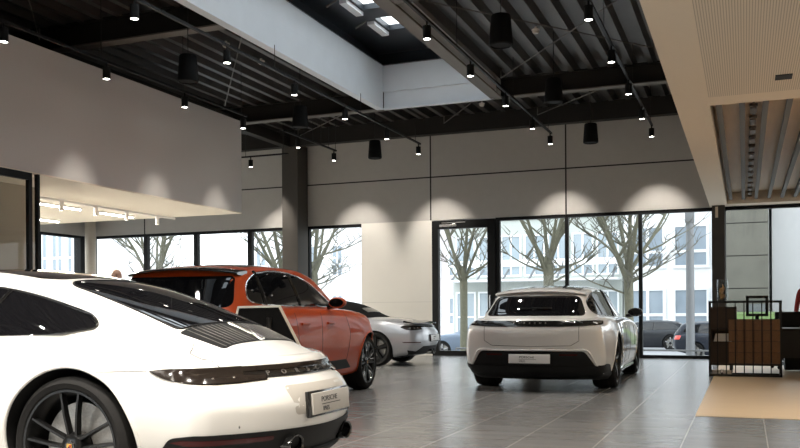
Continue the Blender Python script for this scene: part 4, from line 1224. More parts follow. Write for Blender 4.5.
ch = empty('cable_chain', (.105, 10.1, 3.44), 0, 'dark perforated cable chain running along the recessed ceiling between grey joists', 'cable chain')
for i in range(14):
    y = .25 + .66 * i
    mb = MB(); mb.box(-.036, .036, y, y + .30, -.02, .02); mb.box(-.012, .012, y + .30, y + .66, -.008, .008); mb.lathe([(.03, -.03), (.045, -.03), (.045, .0), (.03, .0)], 'z', 14, (0, y + .5, 0), closed=True)
    mb.build('link', M['chain'], ch, 40)
mb = MB(); mb.box(-.005, .005, 0, 9.3, .02, .17); mb.build('hanger_rail', M['black_metal'], ch, None)

# glass partition in front of the lounge
mb = MB(); x = -9.16
mb.box(x, x + .06, 2.0, 9.26, 2.90, 3.0); mb.box(x, x + .06, 2.0, 9.26, 0, .08); mb.box(x, x + .06, 9.20, 9.26, .08, 2.90)
mb.box(x, x + .06, 9.36, 9.40, 0, 3.0)
for y in (2.0, 5.6): mb.box(x, x + .06, y, y + .06, .08, 2.90)
gp = struct(mb, 'window_90', M['frame'])
struct(MB().box(x + .025, x + .035, 2.0, 9.40, .06, 2.95), 'pane', M['pane_thin'], gp)
slab('wall_lounge.001', -10.2, -10.1, 2.0, 10.42, 0, 3.0, M['lounge_wall'])
# ------------------------------------------------------------------ lamps, speakers, rods
def lamp_light(o, loc, energy, size, blend=.35, col=(1, .93, .84), rad=.04):
    l = bpy.data.lights.new('spot_light', 'SPOT'); l.energy = energy; l.spot_size = R(size); l.spot_blend = blend; l.color = col; l.shadow_soft_size = rad
    q = bpy.data.objects.new('spot_light', l); COL.objects.link(q); q.location = loc; q.parent = o
    return q
E_SPOT = 430
def spot_proto():
    o = empty('ceiling_spotlight', (0, 0, 0))
    mb = MB(); mb.lathe([(.046, -.0), (.055, -.0), (.055, .17), (.0, .17)], 'z', 24); mb.lathe([(.046, .0), (.040, .02), (0, .02)], 'z', 24)
    mb.tube([(0, 0, .17), (0, 0, .235)], .014)
    mb.build('lamp_housing', M['lamp_black'], o, 40)
    mb = MB(); mb.lathe([(0, .004), (.0455, .004)], 'z', 20); mb.build('lamp_lens', M['glow'], o, None, False)
    lamp_light(o, (0, 0, -.01), E_SPOT, 88, .9)
    return o
sp0 = spot_proto(); first = [True]
def spot(x, y, z, label, kind=''):
    o = sp0 if first[0] else copy_tree(sp0)
    first[0] = False
    if kind:
        for q in o.children:
            if q.type == 'LIGHT':
                q.data = q.data.copy(); q.data.spot_size, q.data.spot_blend, q.data.energy = {'wash': (R(54), .75, 250), 'front': (R(112), .6, 500), 'box': (R(64), .8, 150)}[kind]  # front kind: unseen lamps added to brighten the white coupe's side
    if kind == 'wash':
        for q in o.children:
            if q.type == 'LIGHT': q.rotation_euler = (R(40), 0, 0)
    o.location = (x, y, z); tag(o, label, 'spotlight', 'black ceiling spotlights')
TR = [(-8.53, 'the track along the grey box wall', (2.3, 4.3, 6.3, 8.23, 10.10, 11.98, 13.77)), (-8.90, 'the track behind the grey box wall', (16.57, 18.32)),
      (-6.80, 'the track left of the skylight', (-1.4, .6, 2.6, 4.6, 6.6, 8.55, 10.56, 12.54, 14.47, 16.47, 18.33)),
      (-3.82, 'the track right of the skylight', (-1.4, .6, 2.6, 4.6, 6.6, 8.62, 10.64, 12.57, 14.63, 16.67, 18.33)),
      (-1.75, 'the track next to the cream soffit', (-1.4, .6, 2.6, 4.6, 6.6, 8.62, 10.70, 12.65, 14.63, 16.61, 18.38))]
ORD = ['nearest the back wall', 'second from the back wall', 'third from the back wall', 'fourth from the back wall', 'fifth from the back wall', 'sixth from the back wall', 'seventh from the back wall', 'eighth from the back wall', 'ninth from the back wall', 'tenth from the back wall', 'eleventh from the back wall']
def track(x0, y0, x1, y1, z, label, hang, top=5.60):
    o = empty('lighting_track', (x0, y0, z), 0, label, 'lighting track')
    dx, dy = x1 - x0, y1 - y0; w = .02
    mb = MB()
    if abs(dx) > abs(dy): mb.box(0, dx, -w, w, 0, .035)
    else: mb.box(-w, w, 0, dy, 0, .035)
    mb.build('rail', M['lamp_black'], o, None)
    for t in hang:
        mb = MB(); mb.tube([(dx * t, dy * t, .035), (dx * t, dy * t, top - z)], .006, 6); mb.build('hanger', M['cable'], o)
ZL = 4.60
for x, nm, ys in TR:
    zl = 4.44 if x == -8.53 else ZL
    track(x, ys[0] - .6, x, ys[-1] + .12, zl + .235, 'long black lighting track, ' + nm.replace('the track ', ''), (.18, .35, .52, .68, .84, .985), 5.24 if x == -6.8 else 5.6)
    for i, y in enumerate(ys[::-1]):
        spot(x, y, zl, 'black spotlight on %s, %s' % (nm, ORD[i].replace('the back wall', 'its end') if x == -8.53 else ORD[i]), 'wash' if y > 18 else 'front' if y < 4 and x != -8.53 else 'box' if x == -8.53 else '')
track(-11.4, 18.30, -10.1, 18.30, ZL + .235, 'short black lighting track crossing behind the end of the grey box wall', (.1, .9))
spot(-11.13, 18.30, ZL, 'single black spotlight on the short track behind the grey box wall', 'wash')

def speaker(x, y, label):
    o = empty('pendant_speaker', (x, y, 4.45), 0, label, 'speaker', 'hanging black speakers')
    mb = MB(); mb.lathe([(0, .38), (.115, .38), (.125, .365), (.152, .03), (.150, .0), (.135, -.012), (.125, .004), (0, .006)], 'z', 32)
    mb.build('cabinet', M['speaker'], o, 40)
    mb = MB(); mb.tube([(0, 0, .38), (0, 0, 1.15)], .007, 6); mb.build('cable', M['cable'], o)
for x, nm, row in ((-7.55, 'left of the skylight', (10.69, 14.14, 17.6)), (-2.87, 'right of the skylight', (10.78, 14.07, 17.72))):
    for y, w in zip(row, ('farthest from the back wall', 'in the middle of its row', 'nearest the back wall')):
        speaker(x, y, 'black tapered pendant speaker %s, %s' % (nm, w))

rods = [((-4.21, 15.81), (-1.61, 12.44), 'thin grey brace rod right of the skylight, rising towards the soffit'), ((-4.13, 11.51), (-1.39, 14.98), 'thin grey brace rod crossing between two speakers right of the skylight'),
        ((-10.32, 15.9), (-7.24, 11.69), 'thin grey brace rod between the grey box wall and the skylight'), ((-9.1, 9.2), (-10.4, 10.75), 'thin grey brace rod over the top edge of the grey box wall'),
        ((-6.45, 19.1), (-5.3, 17.47), 'short brace rod behind the far end of the skylight'), ((-4.26, 19.1), (-2.28, 17.0), 'thin brace rod between the last two beams near the soffit'),
        ((-10.26, 19.1), (-8.26, 17.41), 'thin brace rod above the taupe pillar')]
for a, b, lb in rods:
    mb = MB(); mb.tube([(*a, 5.42), (*b, 5.42)], .011, 6)
    for q in (a, b): mb.tube([(*q, 5.42), (*q, 5.60)], .014, 6)
    o = mb.build('beam_brace', M['rod']); o['kind'] = 'structure'
for i, (x, y, w) in enumerate(((-8.03, 12.44, 'above the middle of the grey box wall'), (-8.0, 13.53, 'above the end of the grey box wall'), (-3.08, 13.72, 'between the two front speakers on the right'), (-3.74, 17.75, 'near the back wall right of the skylight'), (-5.26, 18.14, 'behind the far end of the skylight'))):
    mb = MB(); mb.lathe([(0, -.05), (.04, -.05), (.055, -.03), (.055, -.005), (.065, .0), (.065, .015), (0, .015)], 'z', 20, (x, y, 5.545))
    mb.tube([(x, y, 5.56), (x, y, 5.60)], .02)
    tag(mb.build('smoke_detector', M['white_plastic'], None, 40), 'small cream smoke detector on the dark ceiling, ' + w, 'smoke detector', 'smoke detectors')

# lounge lights
o = track(-10.62, 9.0, -10.62, 14.55, 2.94, 'white lighting track under the cream lounge ceiling', ())
for ob in bpy.data.objects:
    if ob.name.startswith('lighting_track') and ob.get('label', '').startswith('white'):
        for chd in ob.children: chd.data.materials[0] = M['lamp_white']
wp = None
for i, (y, w) in enumerate(((11.45, 'first from the glass partition'), (12.28, 'second from the glass partition'), (13.1, 'third from the glass partition'), (14.0, 'last before the end of the box'))):
    if wp is None:
        wp = o = empty('lounge_spotlight', (0, 0, 0))
        mb = MB(); mb.lathe([(.028, 0), (.036, 0), (.036, .15), (0, .15)], 'z', 20); mb.build('lamp_housing', M['lamp_white'], o, 40)
        mb = MB(); mb.lathe([(0, .006), (.03, .006)], 'z', 16); mb.build('lamp_lens', M['glow'], o, None, False)
        lamp_light(o, (0, 0, -.01), 120, 100)
    else: o = copy_tree(wp)
    o.location = (-10.62, y, 2.79); tag(o, 'white cylinder spotlight under the lounge ceiling, ' + w, 'spotlight', 'white lounge spotlights')
for x, y0, y1, w in ((-11.3, 11.2, 12.66, 'nearest the glass partition'), (-11.3, 13.18, 14.12, 'near the end of the box'), (-13.2, 12.6, 14.15, 'deepest in the lounge')):
    o = empty('light_strip', (x, y0, 3.0), 0, 'glowing white light strip on the lounge ceiling, ' + w, 'light strip', 'lounge light strips')
    mb = MB(); mb.box(-.04, .04, 0, y1 - y0, -.03, -.002); mb.build('housing', M['lamp_white'], o, None)
    mb = MB(); mb.box(-.022, .022, .02, y1 - y0 - .02, -.048, -.0301); mb.build('diffuser', M['strip_glow'], o, None)
    l = bpy.data.lights.new('strip_light', 'AREA'); l.shape = 'RECTANGLE'; l.size = .07; l.size_y = y1 - y0; l.energy = 220 * (y1 - y0); l.color = (1, .93, .80)
    q = bpy.data.objects.new('strip_light', l); COL.objects.link(q); q.parent = o; q.location = (0, (y1 - y0) / 2, -.065)

# unseen soffit downlights that brighten the beige floor
for i, (x, y, w) in enumerate(((1.9, 9.2, 'in front of the recess'), (1.9, 4.5, 'over the middle of the passage'), (4.5, 9.2, 'near the right wall'), (4.5, 4.5, 'near the right wall, over the passage'))):
    o = empty('unseen_soffit_lamp', (x, y, ZS), 0, 'unseen round lamp in the cream soffit, ' + w, 'recessed lamp', 'unseen soffit lamps')
    mb = MB(); mb.lathe([(.07, -.006), (.085, -.006), (.085, -.002), (.07, -.002)], 'z', 24, closed=True); mb.build('ring', M['lamp_white'], o, 40)
    mb = MB(); mb.lathe([(0, -.003), (.07, -.003)], 'z', 20); mb.build('lens', M['glow'], o, None, False)
    lamp_light(o, (0, 0, -.02), 280, 130, .5)

# ------------------------------------------------------------------ desk corner
def console():
    o = empty('reception_console', (-.545, 14.78, .004), 0, 'black framed console cabinet with walnut panels standing on the beige floor', 'console')
    o.scale = (1, 1, 1.106)
    W, D, H = 1.08, .42, 1.085; t = .014
    mb = MB()
    for y in (0, D):
        mb.box(0, W, y, y + 2 * t, H - 2 * t, H); mb.box(0, W, y, y + 2 * t, 0.0, 2 * t)
        for x in (0, W - 2 * t): mb.box(x, x + 2 * t, y, y + 2 * t, 0, H)
    for x in (0, W - 2 * t):
        mb.box(x, x + 2 * t, 0, D, H - 2 * t, H); mb.box(x, x + 2 * t, 0, D, .0, 2 * t)
    mb.build('frame', M['black_metal'], o, None)
    for x in (.135, .265, .40, .53, .66, .79, .92):
        mb = MB(); mb.box(x - .008, x + .008, -.004, .018, .03, H - .02); mb.build('upright', M['black_metal'], o, None)
    mb = MB(); mb.box(.03, W - .03, .06, D, .155, .185); mb.box(.03, W - .03, D - .02, D + .02, .185, .82); mb.box(.03, .05, .06, D, .185, 1.0); mb.box(W - .05, W - .03, .06, D, .185, .82)
    mb.box(.03, .42, D - .02, D + .02, .82, 1.0); mb.box(.03, .42, .05, D, .66, .68); mb.box(.03, .42, .05, D, .48, .50); mb.box(.40, .42, .05, D, .185, 1.0); mb.box(.03, .42, .05, D, .98, 1.0)
    mb.build('cabinet', M['dark_wood'], o, None)
    mb = MB(); mb.box(.05, .40, .055, .07, .69, .97); mb.build('door', M['dark_wood'], o, None)
    mb = MB(); mb.box(.05, .40, .055, .07, .19, .47); mb.build('door', M['dark_wood'], o, None)
    for i in range(6):
        for j in range(4):
            x0 = .30 + i * .127; z0 = .19 + j * .158
            mb = MB(); mb.box(x0, x0 + .121, .030, .052, z0, z0 + .153, bevel=.002); mb.build('panel', M['walnut'], o, 30)
    mb = MB(); mb.box(-.005, W + .005, -.005, D + .035, H, H + .012); mb.build('glass_top', M['pane_thin'], o, None)
    return o
console()
mb = MB(); 
for i in range(10): mb.box(-.47 + i * .003, -.20 - i * .002, 14.84, 15.08, .5575 + .0125 * i, .5685 + .0125 * i, M['paper'])
tag(mb.build('brochure_stack', None), 'stack of pale brochures in the open shelf of the console', 'brochures')
for i, (x0, x1) in enumerate(((-.505, -.36), (-.34, -.20))):
    mb = MB(); mb.box(x0, x1, 14.83, 15.10, .036, .044); mb.box(x0, x1, 14.83, 14.84, .044, .10); mb.box(x0, x0 + .008, 14.83, 15.1, .044, .10); mb.box(x1 - .008, x1, 14.83, 15.1, .044, .10)
    tag(mb.build('document_tray', M['metal_tray'], None, None), 'bright metal tray under the console, ' + ('at its outer corner' if i == 0 else 'beside the corner tray'), 'tray', 'metal trays under the console')
v = empty('glass_vase', (-.335, 14.98, 1.2175), 0, 'clear glass cylinder vase with amber filling on the console', 'vase')
mb = MB(); mb.lathe([(0, 0), (.082, 0), (.085, .01), (.085, .33), (.080, .33), (.079, .012), (0, .012)], 'z', 28); mb.build('glass', M['pane_thin'], v, 40)
mb = MB(); 
for i in range(9): mb.ico((random.uniform(-.03, .03), random.uniform(-.03, .03), .04 + i * .018), .030, 1, None, (1, 1, 1.3))
mb.tube([(0, 0, .15), (.01, 0, .22), (.0, .01, .26)], [.014, .012, .004]); mb.build('filling', M['candle'], v, 60)
fr = empty('display_frame', (.19, 15.95, .75), R(4), 'black open frame on a stand on the desk behind the console', 'frame')
mb = MB(); w, z0, z1 = .175, .20, .55
mb.box(-w, w, -.012, .012, z0, z0 + .045); mb.box(-w, w, -.012, .012, z1 - .045, z1); mb.box(-w, -w + .045, -.012, .012, z0, z1); mb.box(w - .045, w, -.012, .012, z0, z1); mb.build('frame', M['black_metal'], fr, None)
mb = MB(); mb.box(-w + .04, w - .04, -.003, .003, z0 + .04, z1 - .04); mb.build('glass', M['pane_thin'], fr, None)
mb = MB(); mb.box(-.03, .03, -.01, .01, 0, z0 + .01); mb.box(-.11, .11, -.08, .08, 0, .012); mb.build('stand', M['black_metal'], fr, None)
dk = empty('office_desk', (.0, 15.75, .004), 0, 'dark office desk behind the walnut console', 'desk')
mb = MB(); mb.box(-.30, 2.2, 0, .85, .715, .745, bevel=.004); mb.build('desk_top', M['black_metal'], dk, 30)
for x in (-.25, 2.1):
    for y in (.05, .75): mb = MB(); mb.box(x, x + .05, y, y + .05, 0, .715); mb.build('leg', M['black_metal'], dk, None)
mb = MB(); mb.box(-.2, 2.1, .06, .075, .25, .70); mb.build('modesty_panel', M['black_metal'], dk, None)
pd = empty('pedestal_drawers', (.62, 16.0, .004), 0, 'black drawer pedestal under the office desk', 'drawers')
mb = MB(); mb.box(0, .42, 0, .5, .04, .62); mb.build('carcass', M['lamp_black'], pd, None)
for k in range(3):
    mb = MB(); mb.box(.01, .41, .5, .52, .06 + .185 * k, .235 + .185 * k, bevel=.004); dd = mb.build('drawer', M['black_metal'], pd, 30)
    mb = MB(); mb.box(.14, .28, .52, .535, .15 + .185 * k, .165 + .185 * k); mb.build('handle', M['metal_tray'], dd, None)
# swivel chair of the seated person
sc = empty('swivel_chair', (.72, 17.0, .004), R(90), 'black swivel chair at the office desk beside a person in red', 'chair')
mb = MB(); mb.box(-.24, .24, -.24, .24, .42, .49, bevel=.03); mb.build('seat', M['lamp_black'], sc, 40)
mb = MB(); mb.box(.20, .26, -.22, .22, .55, 1.02, bevel=.03); mb.box(.21, .24, -.03, .03, .44, .6); mb.build('backrest', M['lamp_black'], sc, 40)
mb = MB(); mb.tube([(0, 0, .10), (0, 0, .43)], .03, 12); mb.build('gas_spring', M['black_metal'], sc)
for k in range(5):
    a = 2 * PI * k / 5; mb = MB(); mb.tube([(0, 0, .12), (.28 * math.cos(a), .28 * math.sin(a), .075)], [.026, .018], 8); lg = mb.build('leg', M['black_metal'], sc)
    mb = MB(); mb.ico((.28 * math.cos(a), .28 * math.sin(a), .032), .031, 2, None, (1, 1, 1)); mb.build('caster', M['lamp_black'], lg, 60)

# tilted information panel between the white coupe and the orange car
ip = empty('information_stand', (-3.55, 6.10, 0), 0, 'black tilted information panel with a white rim between the white coupe and the orange car', 'information stand')
mb = MB(); mb.box(-.16, .16, -.12, .12, 0, .015, bevel=.004); mb.build('base', M['black_metal'], ip, 30)
mb = MB(); mb.tube([(0, 0, .012), (0, .0, 1.02)], .022, 12); mb.build('pole', M['black_metal'], ip)
q = [Vector(p) for p in ((-.24, -.05, 1.10), (.06, .06, 1.105), (.20, .13, .79), (-.32, -.06, .785))]
n = (q[1] - q[0]).cross(q[3] - q[0]).normalized()
if n.y > 0: n = -n
def quad_slab(mb, pts, d0, d1):
    a = [mb.bm.verts.new(p + n * d0) for p in pts]; b = [mb.bm.verts.new(p + n * d1) for p in pts]
    mb.bm.faces.new(a); mb.bm.faces.new(b[::-1])
    for i in range(4): mb.bm.faces.new((a[i], a[(i + 1) % 4], b[(i + 1) % 4], b[i]))
mb = MB(); quad_slab(mb, q, .0, .022); mb.build('panel', M['speaker'], ip, None)
for a, b, nm, mm in ((0, 1, 'rim', 'wall_white'), (1, 2, 'rim', 'soffit'), (2, 3, 'rim', 'wall_white'), (3, 0, 'rim', 'wall_white')):
    mb = MB(); u = (q[b] - q[a]).normalized(); w = n.cross(u) * .015
    c_ = sum(q, Vector()) / 4
    if w.dot(c_ - q[a]) > 0: w = -w
    quad_slab(mb, [q[a] - u * .01, q[b] + u * .01, q[b] + u * .01 + w, q[a] - u * .01 + w], -.012, .034); mb.build(nm, M[mm], ip, None)

# ------------------------------------------------------------------ people
def skin_body(edges_pts, edges, root_i=0, sub=2):
    me = bpy.data.meshes.new('b'); me.from_pydata([p[:3] for p in edges_pts], edges, [])
    o = bpy.data.objects.new('b', me); COL.objects.link(o)
    md = o.modifiers.new('s', 'SKIN'); 
    for i, p in enumerate(edges_pts):
        r = p[3]; rx, ry = (r if isinstance(r, tuple) else (r, r))
        me.skin_vertices[0].data[i].radius = (rx, ry)
        me.skin_vertices[0].data[i].use_root = (i == root_i)
    s2 = o.modifiers.new('u', 'SUBSURF'); s2.levels = sub; s2.render_levels = sub
    dg = bpy.context.evaluated_depsgraph_get(); dg.update()
    nm = bpy.data.meshes.new_from_object(o.evaluated_get(dg))
    bpy.data.objects.remove(o)
    return nm
def person(name, loc, rz, label, pose, top, legs, hairm, bald=False):
    if pose == 'stand':
        J = [(0, 0, .95, (.15, .11)), (0, .0, 1.12, (.14, .10)), (0, .0, 1.32, (.165, .11)), (0, 0, 1.45, (.10, .08)), (0, .01, 1.52, .055), (0, .015, 1.58, .05),
             (.10, 0, .90, .095), (.11, .02, .50, .065), (.11, -.02, .10, .045), (.11, .12, .045, .042),
             (-.10, 0, .90, .095), (-.11, .02, .50, .065), (-.11, -.02, .10, .045), (-.11, .12, .045, .042),
             (.19, 0, 1.40, .062), (.25, -.02, 1.12, .046), (.26, .10, .90, .034), (.26, .14, .83, .03),
             (-.19, 0, 1.40, .062), (-.25, -.02, 1.12, .046), (-.26, .10, .90, .034), (-.26, .14, .83, .03)]
        hz = 1.665; hy = .02
    else:
        J = [(0, 0, .56, (.16, .12)), (0, .02, .72, (.14, .10)), (0, .05, .92, (.165, .11)), (0, .06, 1.05, (.10, .08)), (0, .08, 1.12, .055), (0, .09, 1.18, .05),
             (.10, .06, .55, .092), (.12, .44, .53, .068), (.12, .40, .12, .046), (.12, .52, .05, .042),
             (-.10, .06, .55, .092), (-.12, .44, .53, .068), (-.12, .40, .12, .046), (-.12, .52, .05, .042),
             (.19, .06, 1.0, .062), (.25, .14, .78, .046), (.17, .38, .795, .034), (.14, .46, .80, .03),
             (-.19, .06, 1.0, .062), (-.25, .14, .78, .046), (-.17, .38, .795, .034), (-.14, .46, .80, .03)]
        hz = 1.265; hy = .10
    Ed = [(0, 1), (1, 2), (2, 3), (3, 4), (4, 5), (0, 6), (6, 7), (7, 8), (8, 9), (0, 10), (10, 11), (11, 12), (12, 13), (3, 14), (14, 15), (15, 16), (16, 17), (3, 18), (18, 19), (19, 20), (20, 21)]
    me = skin_body(J, Ed)
    bm = bmesh.new(); bm.from_mesh(me)
    mats = [top, legs, M['skin'], M['shoe'], M['ink']]
    hands = [Vector(J[17][:3]), Vector(J[21][:3])]; feet = [Vector(J[9][:3]), Vector(J[13][:3])]; neck = J[4][2]; waist = J[0]
    for f in bm.faces:
        c = f.calc_center_median(); f.smooth = True; k = 0
        if min((c - h).length for h in hands) < .075: k = 2
        elif min((c - h).length for h in feet) < .12 and c.z < .10: k = 3
        elif c.z > neck - .02: k = 2
        elif pose == 'stand' and c.z < .98 and abs(c.x) < .215: k = 1
        elif pose == 'sit' and c.z < .64: k = 1
        f.material_index = k
    # head with features
    H = MB(); H.bm.free(); H.bm = bm; H.mats = mats
    C0 = Vector((0, hy, hz))
    n0 = len(bm.verts); H.ico(C0, 1, 4, M['skin'], (.076, .095, .115))
    bm.verts.ensure_lookup_table()
    for v in bm.verts[n0:]:
        d = v.co - C0
        if d.z > 0: v.co.x += d.x * .16 * math.sin(min(1, d.z / .115) * PI * .8)
        if d.z < 0: v.co.x -= d.x * (.30 * (-d.z / .115)); v.co.y += .012 * (-d.z / .115)
        if d.y > .055 and -.01 < d.z < .035 and abs(abs(d.x) - .032) < .016: v.co.y -= .007
    H.ico(C0 + Vector((0, .098, -.022)), 1, 2, M['skin'], (.014, .022, .024))
    H.ico(C0 + Vector((0, .088, -.062)), 1, 2, M['skin'], (.026, .010, .008))
    for s_ in (-1, 1):
        H.ico(C0 + Vector((s_ * .032, .083, .012)), .010, 2, M['ink'])
        H.ico(C0 + Vector((s_ * .078, -.005, -.01)), 1, 2, M['skin'], (.012, .022, .034))
    # fingers
    for hi, wi in ((17, 16), (21, 20)):
        a, b = Vector(J[wi][:3]), Vector(J[hi][:3]); d = (b - a).normalized(); sd = Vector((1, 0, 0)); sd = (sd - d * sd.dot(d)).normalized(); up = d.cross(sd)
        for q, ln in ((-.024, .060), (-.008, .072), (.008, .076), (.024, .066)):
            p0 = b + sd * q; p1 = p0 + d * (ln * .55) - up * .004; p2 = p1 + d * (ln * .45) - up * .018
            H.tube([p0 - d * .03, p0, p1, p2], [.010, .009, .008, .006], 8, M['skin'])
        s_ = -1 if b.x > 0 else 1
        H.tube([b - d * .02, b + sd * s_ * .034 + d * .012, b + sd * s_ * .040 + d * .042], [.012, .010, .007], 8, M['skin'])
    for f in bm.faces: f.smooth = True
    me2 = bpy.data.meshes.new('body'); bm.to_mesh(me2); bm.free()
    for m in mats: me2.materials.append(m)
    o = bpy.data.objects.new(name, me2); COL.objects.link(o); o.location = loc; o.rotation_euler = (0, 0, rz)
    tag(o, label, 'person')
    hb = MB(); n0 = 0
    hb.ico(C0 + Vector((0, -.010, .012)), 1, 4, hairm, (.081, .098, .112))
    dele = []
    for v in hb.bm.verts:
        d = v.co - C0
        if bald:
            if d.z > .03 or d.z < -.06 or d.y > -.01: dele.append(v)
        elif (d.y > .055 and d.z < .075) or d.z < -.075 or (d.y > .01 and d.z < .02): dele.append(v)
    bmesh.ops.delete(hb.bm, geom=dele, context='VERTS')
    hb.build('hair', hairm, o, 60)
    return o
person('person', (-9.43, 11.38, 0), R(200), 'balding man in dark clothes standing beyond the white coupe under the lounge ceiling', 'stand', M['jacket'], M['trousers'], M['grey_hair'], True)
person('person', (1.13, 17.5, .004), R(170), 'person in a red top standing behind the office desk', 'stand', M['red_cloth'], M['trousers'], M['hair'])
# ------------------------------------------------------------------ outdoors
GZ = -.80
slab('pavement', -60, 25, YB + .3, 30.5, GZ - .3, GZ + .12, M['pavement'])
slab('road', -75, 45, 30.5, 46.5, GZ - .3, GZ, M['road'])
slab('pavement.001', -75, 45, 46.5, 52, GZ - .3, GZ + .12, M['pavement'])
slab('ground_left', -60, XL - .3, -20, YB + .3, GZ - .3, GZ, M['pavement'])
slab('ground_front', XL - .3, 25, -25, YF - .3, GZ - .3, -.05, M['pavement'])
mb = MB(); mb.prism([(37.2, GZ), (39.6, GZ), (39.6, .98), (38.6, .90)], -.9, 4.5, None, Matrix(((0, 0, 1, 0), (1, 0, 0, 0), (0, 1, 0, 0), (0, 0, 0, 1))))
tag(mb.build('grass_bank', M['grass'], None, None), 'bright green grass bank below the raw concrete building', 'grass', kind='stuff')

def tree(x, y, h, tr, seed, label):
    rnd = random.Random(seed); o = empty('street_tree', (x, y, GZ), 0, label, 'tree', 'bare street trees')
    hf = h * .36
    mb = MB(); mb.tube([(0, 0, -.05), (.02, .01, .3), (.03, 0, hf * .6), (.02, .02, hf), (.0, .0, hf * 1.12)], [tr, tr * .82, tr * .74, tr * .80, tr * .45], 10)
    mb.build('trunk', M['bark'], o, 60)
    br = MB(); tw = MB()
    def grow(p, d, ln, r, lev):
        n = 5; pts = [p]; q = p.copy(); dd = d.copy(); w = .13 if lev == 0 else .30
        for i in range(n):
            dd = (dd + Vector((rnd.uniform(-w, w), rnd.uniform(-w, w), rnd.uniform(-.02, .12)))).normalized(); q = q + dd * ln / n; pts.append(q.copy())
        (br if lev < 2 else tw).tube(pts, [r * (1 - .14 * i) for i in range(n + 1)], 6 if lev < 2 else 4, None)
        if lev >= 3: return
        for k in range(7 if lev == 0 else 4):
            i = rnd.randint(1, n); t = pts[i]
            az = rnd.uniform(0, 2 * PI); e = (dd * .6 + Vector((math.cos(az), math.sin(az), rnd.uniform(-.15, .55))) * .8).normalized()
            grow(t, e, ln * rnd.uniform(.38, .6), r * (.48 if lev == 0 else .62), lev + 1)
    for k in range(6):
        az = 2 * PI * k / 6 + rnd.uniform(-.35, .35); sl = .22 if k == 0 else rnd.uniform(.35, .8)
        grow(Vector((.01, .01, hf * rnd.uniform(.86, 1.08))), Vector((math.cos(az) * sl, math.sin(az) * sl, 1)).normalized(), h * rnd.uniform(.42, .6), tr * rnd.uniform(.34, .5), 0)
    for k in range(5):
        az = rnd.uniform(0, 2 * PI)
        grow(Vector((.0, .0, hf * rnd.uniform(.75, 1.0))), Vector((math.cos(az), math.sin(az), rnd.uniform(.2, .6))).normalized(), h * rnd.uniform(.16, .26), tr * .2, 1)
    br.build('branches', M['bark'], o, 60); tw.build('twigs', M['twig'], o, 60)
def at(u, Y): return u * Y                      # ratio X/Y seen through the glass
tree(-.315 * 28.5, 28.5, 8.5, .17, 3, 'bare mossy street tree seen through the glass door')
tree(-.2122 * 27.5, 27.5, 9.0, .21, 5, 'thick bare mossy tree in the window beside the glass door')
tree(-.1218 * 28.5, 28.5, 8.5, .19, 8, 'bare tree beside the thin window post behind the white estate car')
tree(-.762 * 27.5, 27.5, 8.0, .17, 11, 'slim pale tree seen through the window beyond the lounge')
tree(-.561 * 28, 28, 8.0, .22, 13, 'bare mossy tree just left of the taupe pillar')
tree(-.515 * 33, 33, 9.5, .18, 17, 'bare tree behind the window between pillar and white panel')

def building(name, x0, x1, y, z1, wall, label, cols, rows, pane, margin=.5, frame=.12, depth=8., z0=GZ, fm='facade_white', gap=.5, sill=0.9):
    o = empty(name, ((x0 + x1) / 2, y, z0), 0, label, 'building', 'buildings across the street')
    w = (x1 - x0) / 2; H_ = z1 - z0
    MB().box(-w, w, .0, depth, -.2, H_).build('wall', M[wall], o, None)
    MB().box(-w - .15, w + .15, -.15, depth, H_, H_ + .25).build('roof', M['facade_pale'], o, None)
    cw = (x1 - x0 - 2 * margin) / cols; rh = H_ / rows
    for r in range(rows):
        for c_ in range(cols):
            a = -w + margin + c_ * cw + gap / 2; b = a + cw - gap; q0 = r * rh + sill; q1 = (r + 1) * rh - .35
            mb = MB(); f = frame
            mb.box(a, b, -.10, 0, q0, q0 + f); mb.box(a, b, -.10, 0, q1 - f, q1); mb.box(a, a + f, -.10, 0, q0 + f, q1 - f); mb.box(b - f, b, -.10, 0, q0 + f, q1 - f)
            m_ = (a + b) / 2; mb.box(m_ - f / 2, m_ + f / 2, -.10, 0, q0 + f, q1 - f); zz = q0 + (q1 - q0) * .38; mb.box(a + f, b - f, -.08, 0, zz - f / 2, zz + f / 2)
            wn = mb.build('window', M[fm], o, None)
            MB().box(a + f * .5, b - f * .5, -.04, -.01, q0 + f * .5, q1 - f * .5).build('pane', M[pane], wn, None)
    return o
building('office_building', -6.3, -1.45, 50, 9.6, 'facade_white', 'white office building with big square windows behind the parked hatchback', 2, 3, 'window_dark', .15, .16, gap=.35, sill=.7)
b2 = building('school_building', -17.0, -6.65, 52, 9.5, 'facade_green', 'grey green long building with a glass canopy, seen over the white estate car', 7, 3, 'window_blue', .1, .10, gap=.16, sill=.55)
for i in range(7):
    mb = MB(); x = -4.8 + i * 1.6; mb.tube([(x, -.1, 4.4), (x, -1.5, 3.75)], .07, 6); mb.build('canopy_bracket', M['steel_rail'], b2)
MB().box(-5.1, 5.1, -1.7, -.05, 3.66, 3.76).build('canopy', M['facade_pale'], b2, None)
MB().box(-5.1, 5.1, -.12, .0, 4.6, 5.0).build('band', M['facade_white'], b2, None)
building('brick_building', -23.5, -17.3, 56, 9.0, 'facade_mauve', 'mauve brick house with white framed windows seen through the glass door', 4, 3, 'window_dark', .2, .16, gap=.5)
building('apartment_house', -33.5, -24.5, 54, 9.5, 'facade_white', 'white rendered house seen left of the white wall panel', 4, 3, 'window_dark', .5, .10, gap=1.1)
building('glazed_building', -46.5, -39.5, 46, 7.2, 'facade_white', 'flat roofed building with a grid of blue windows seen beyond the lounge', 5, 2, 'window_blue', .2, .16, gap=.22, sill=.4)
building('side_building', -52, -44, 34, 8.0, 'facade_pale', 'pale building with blue glazing outside the side window of the lounge', 4, 2, 'window_blue', .3, .18, gap=.3)
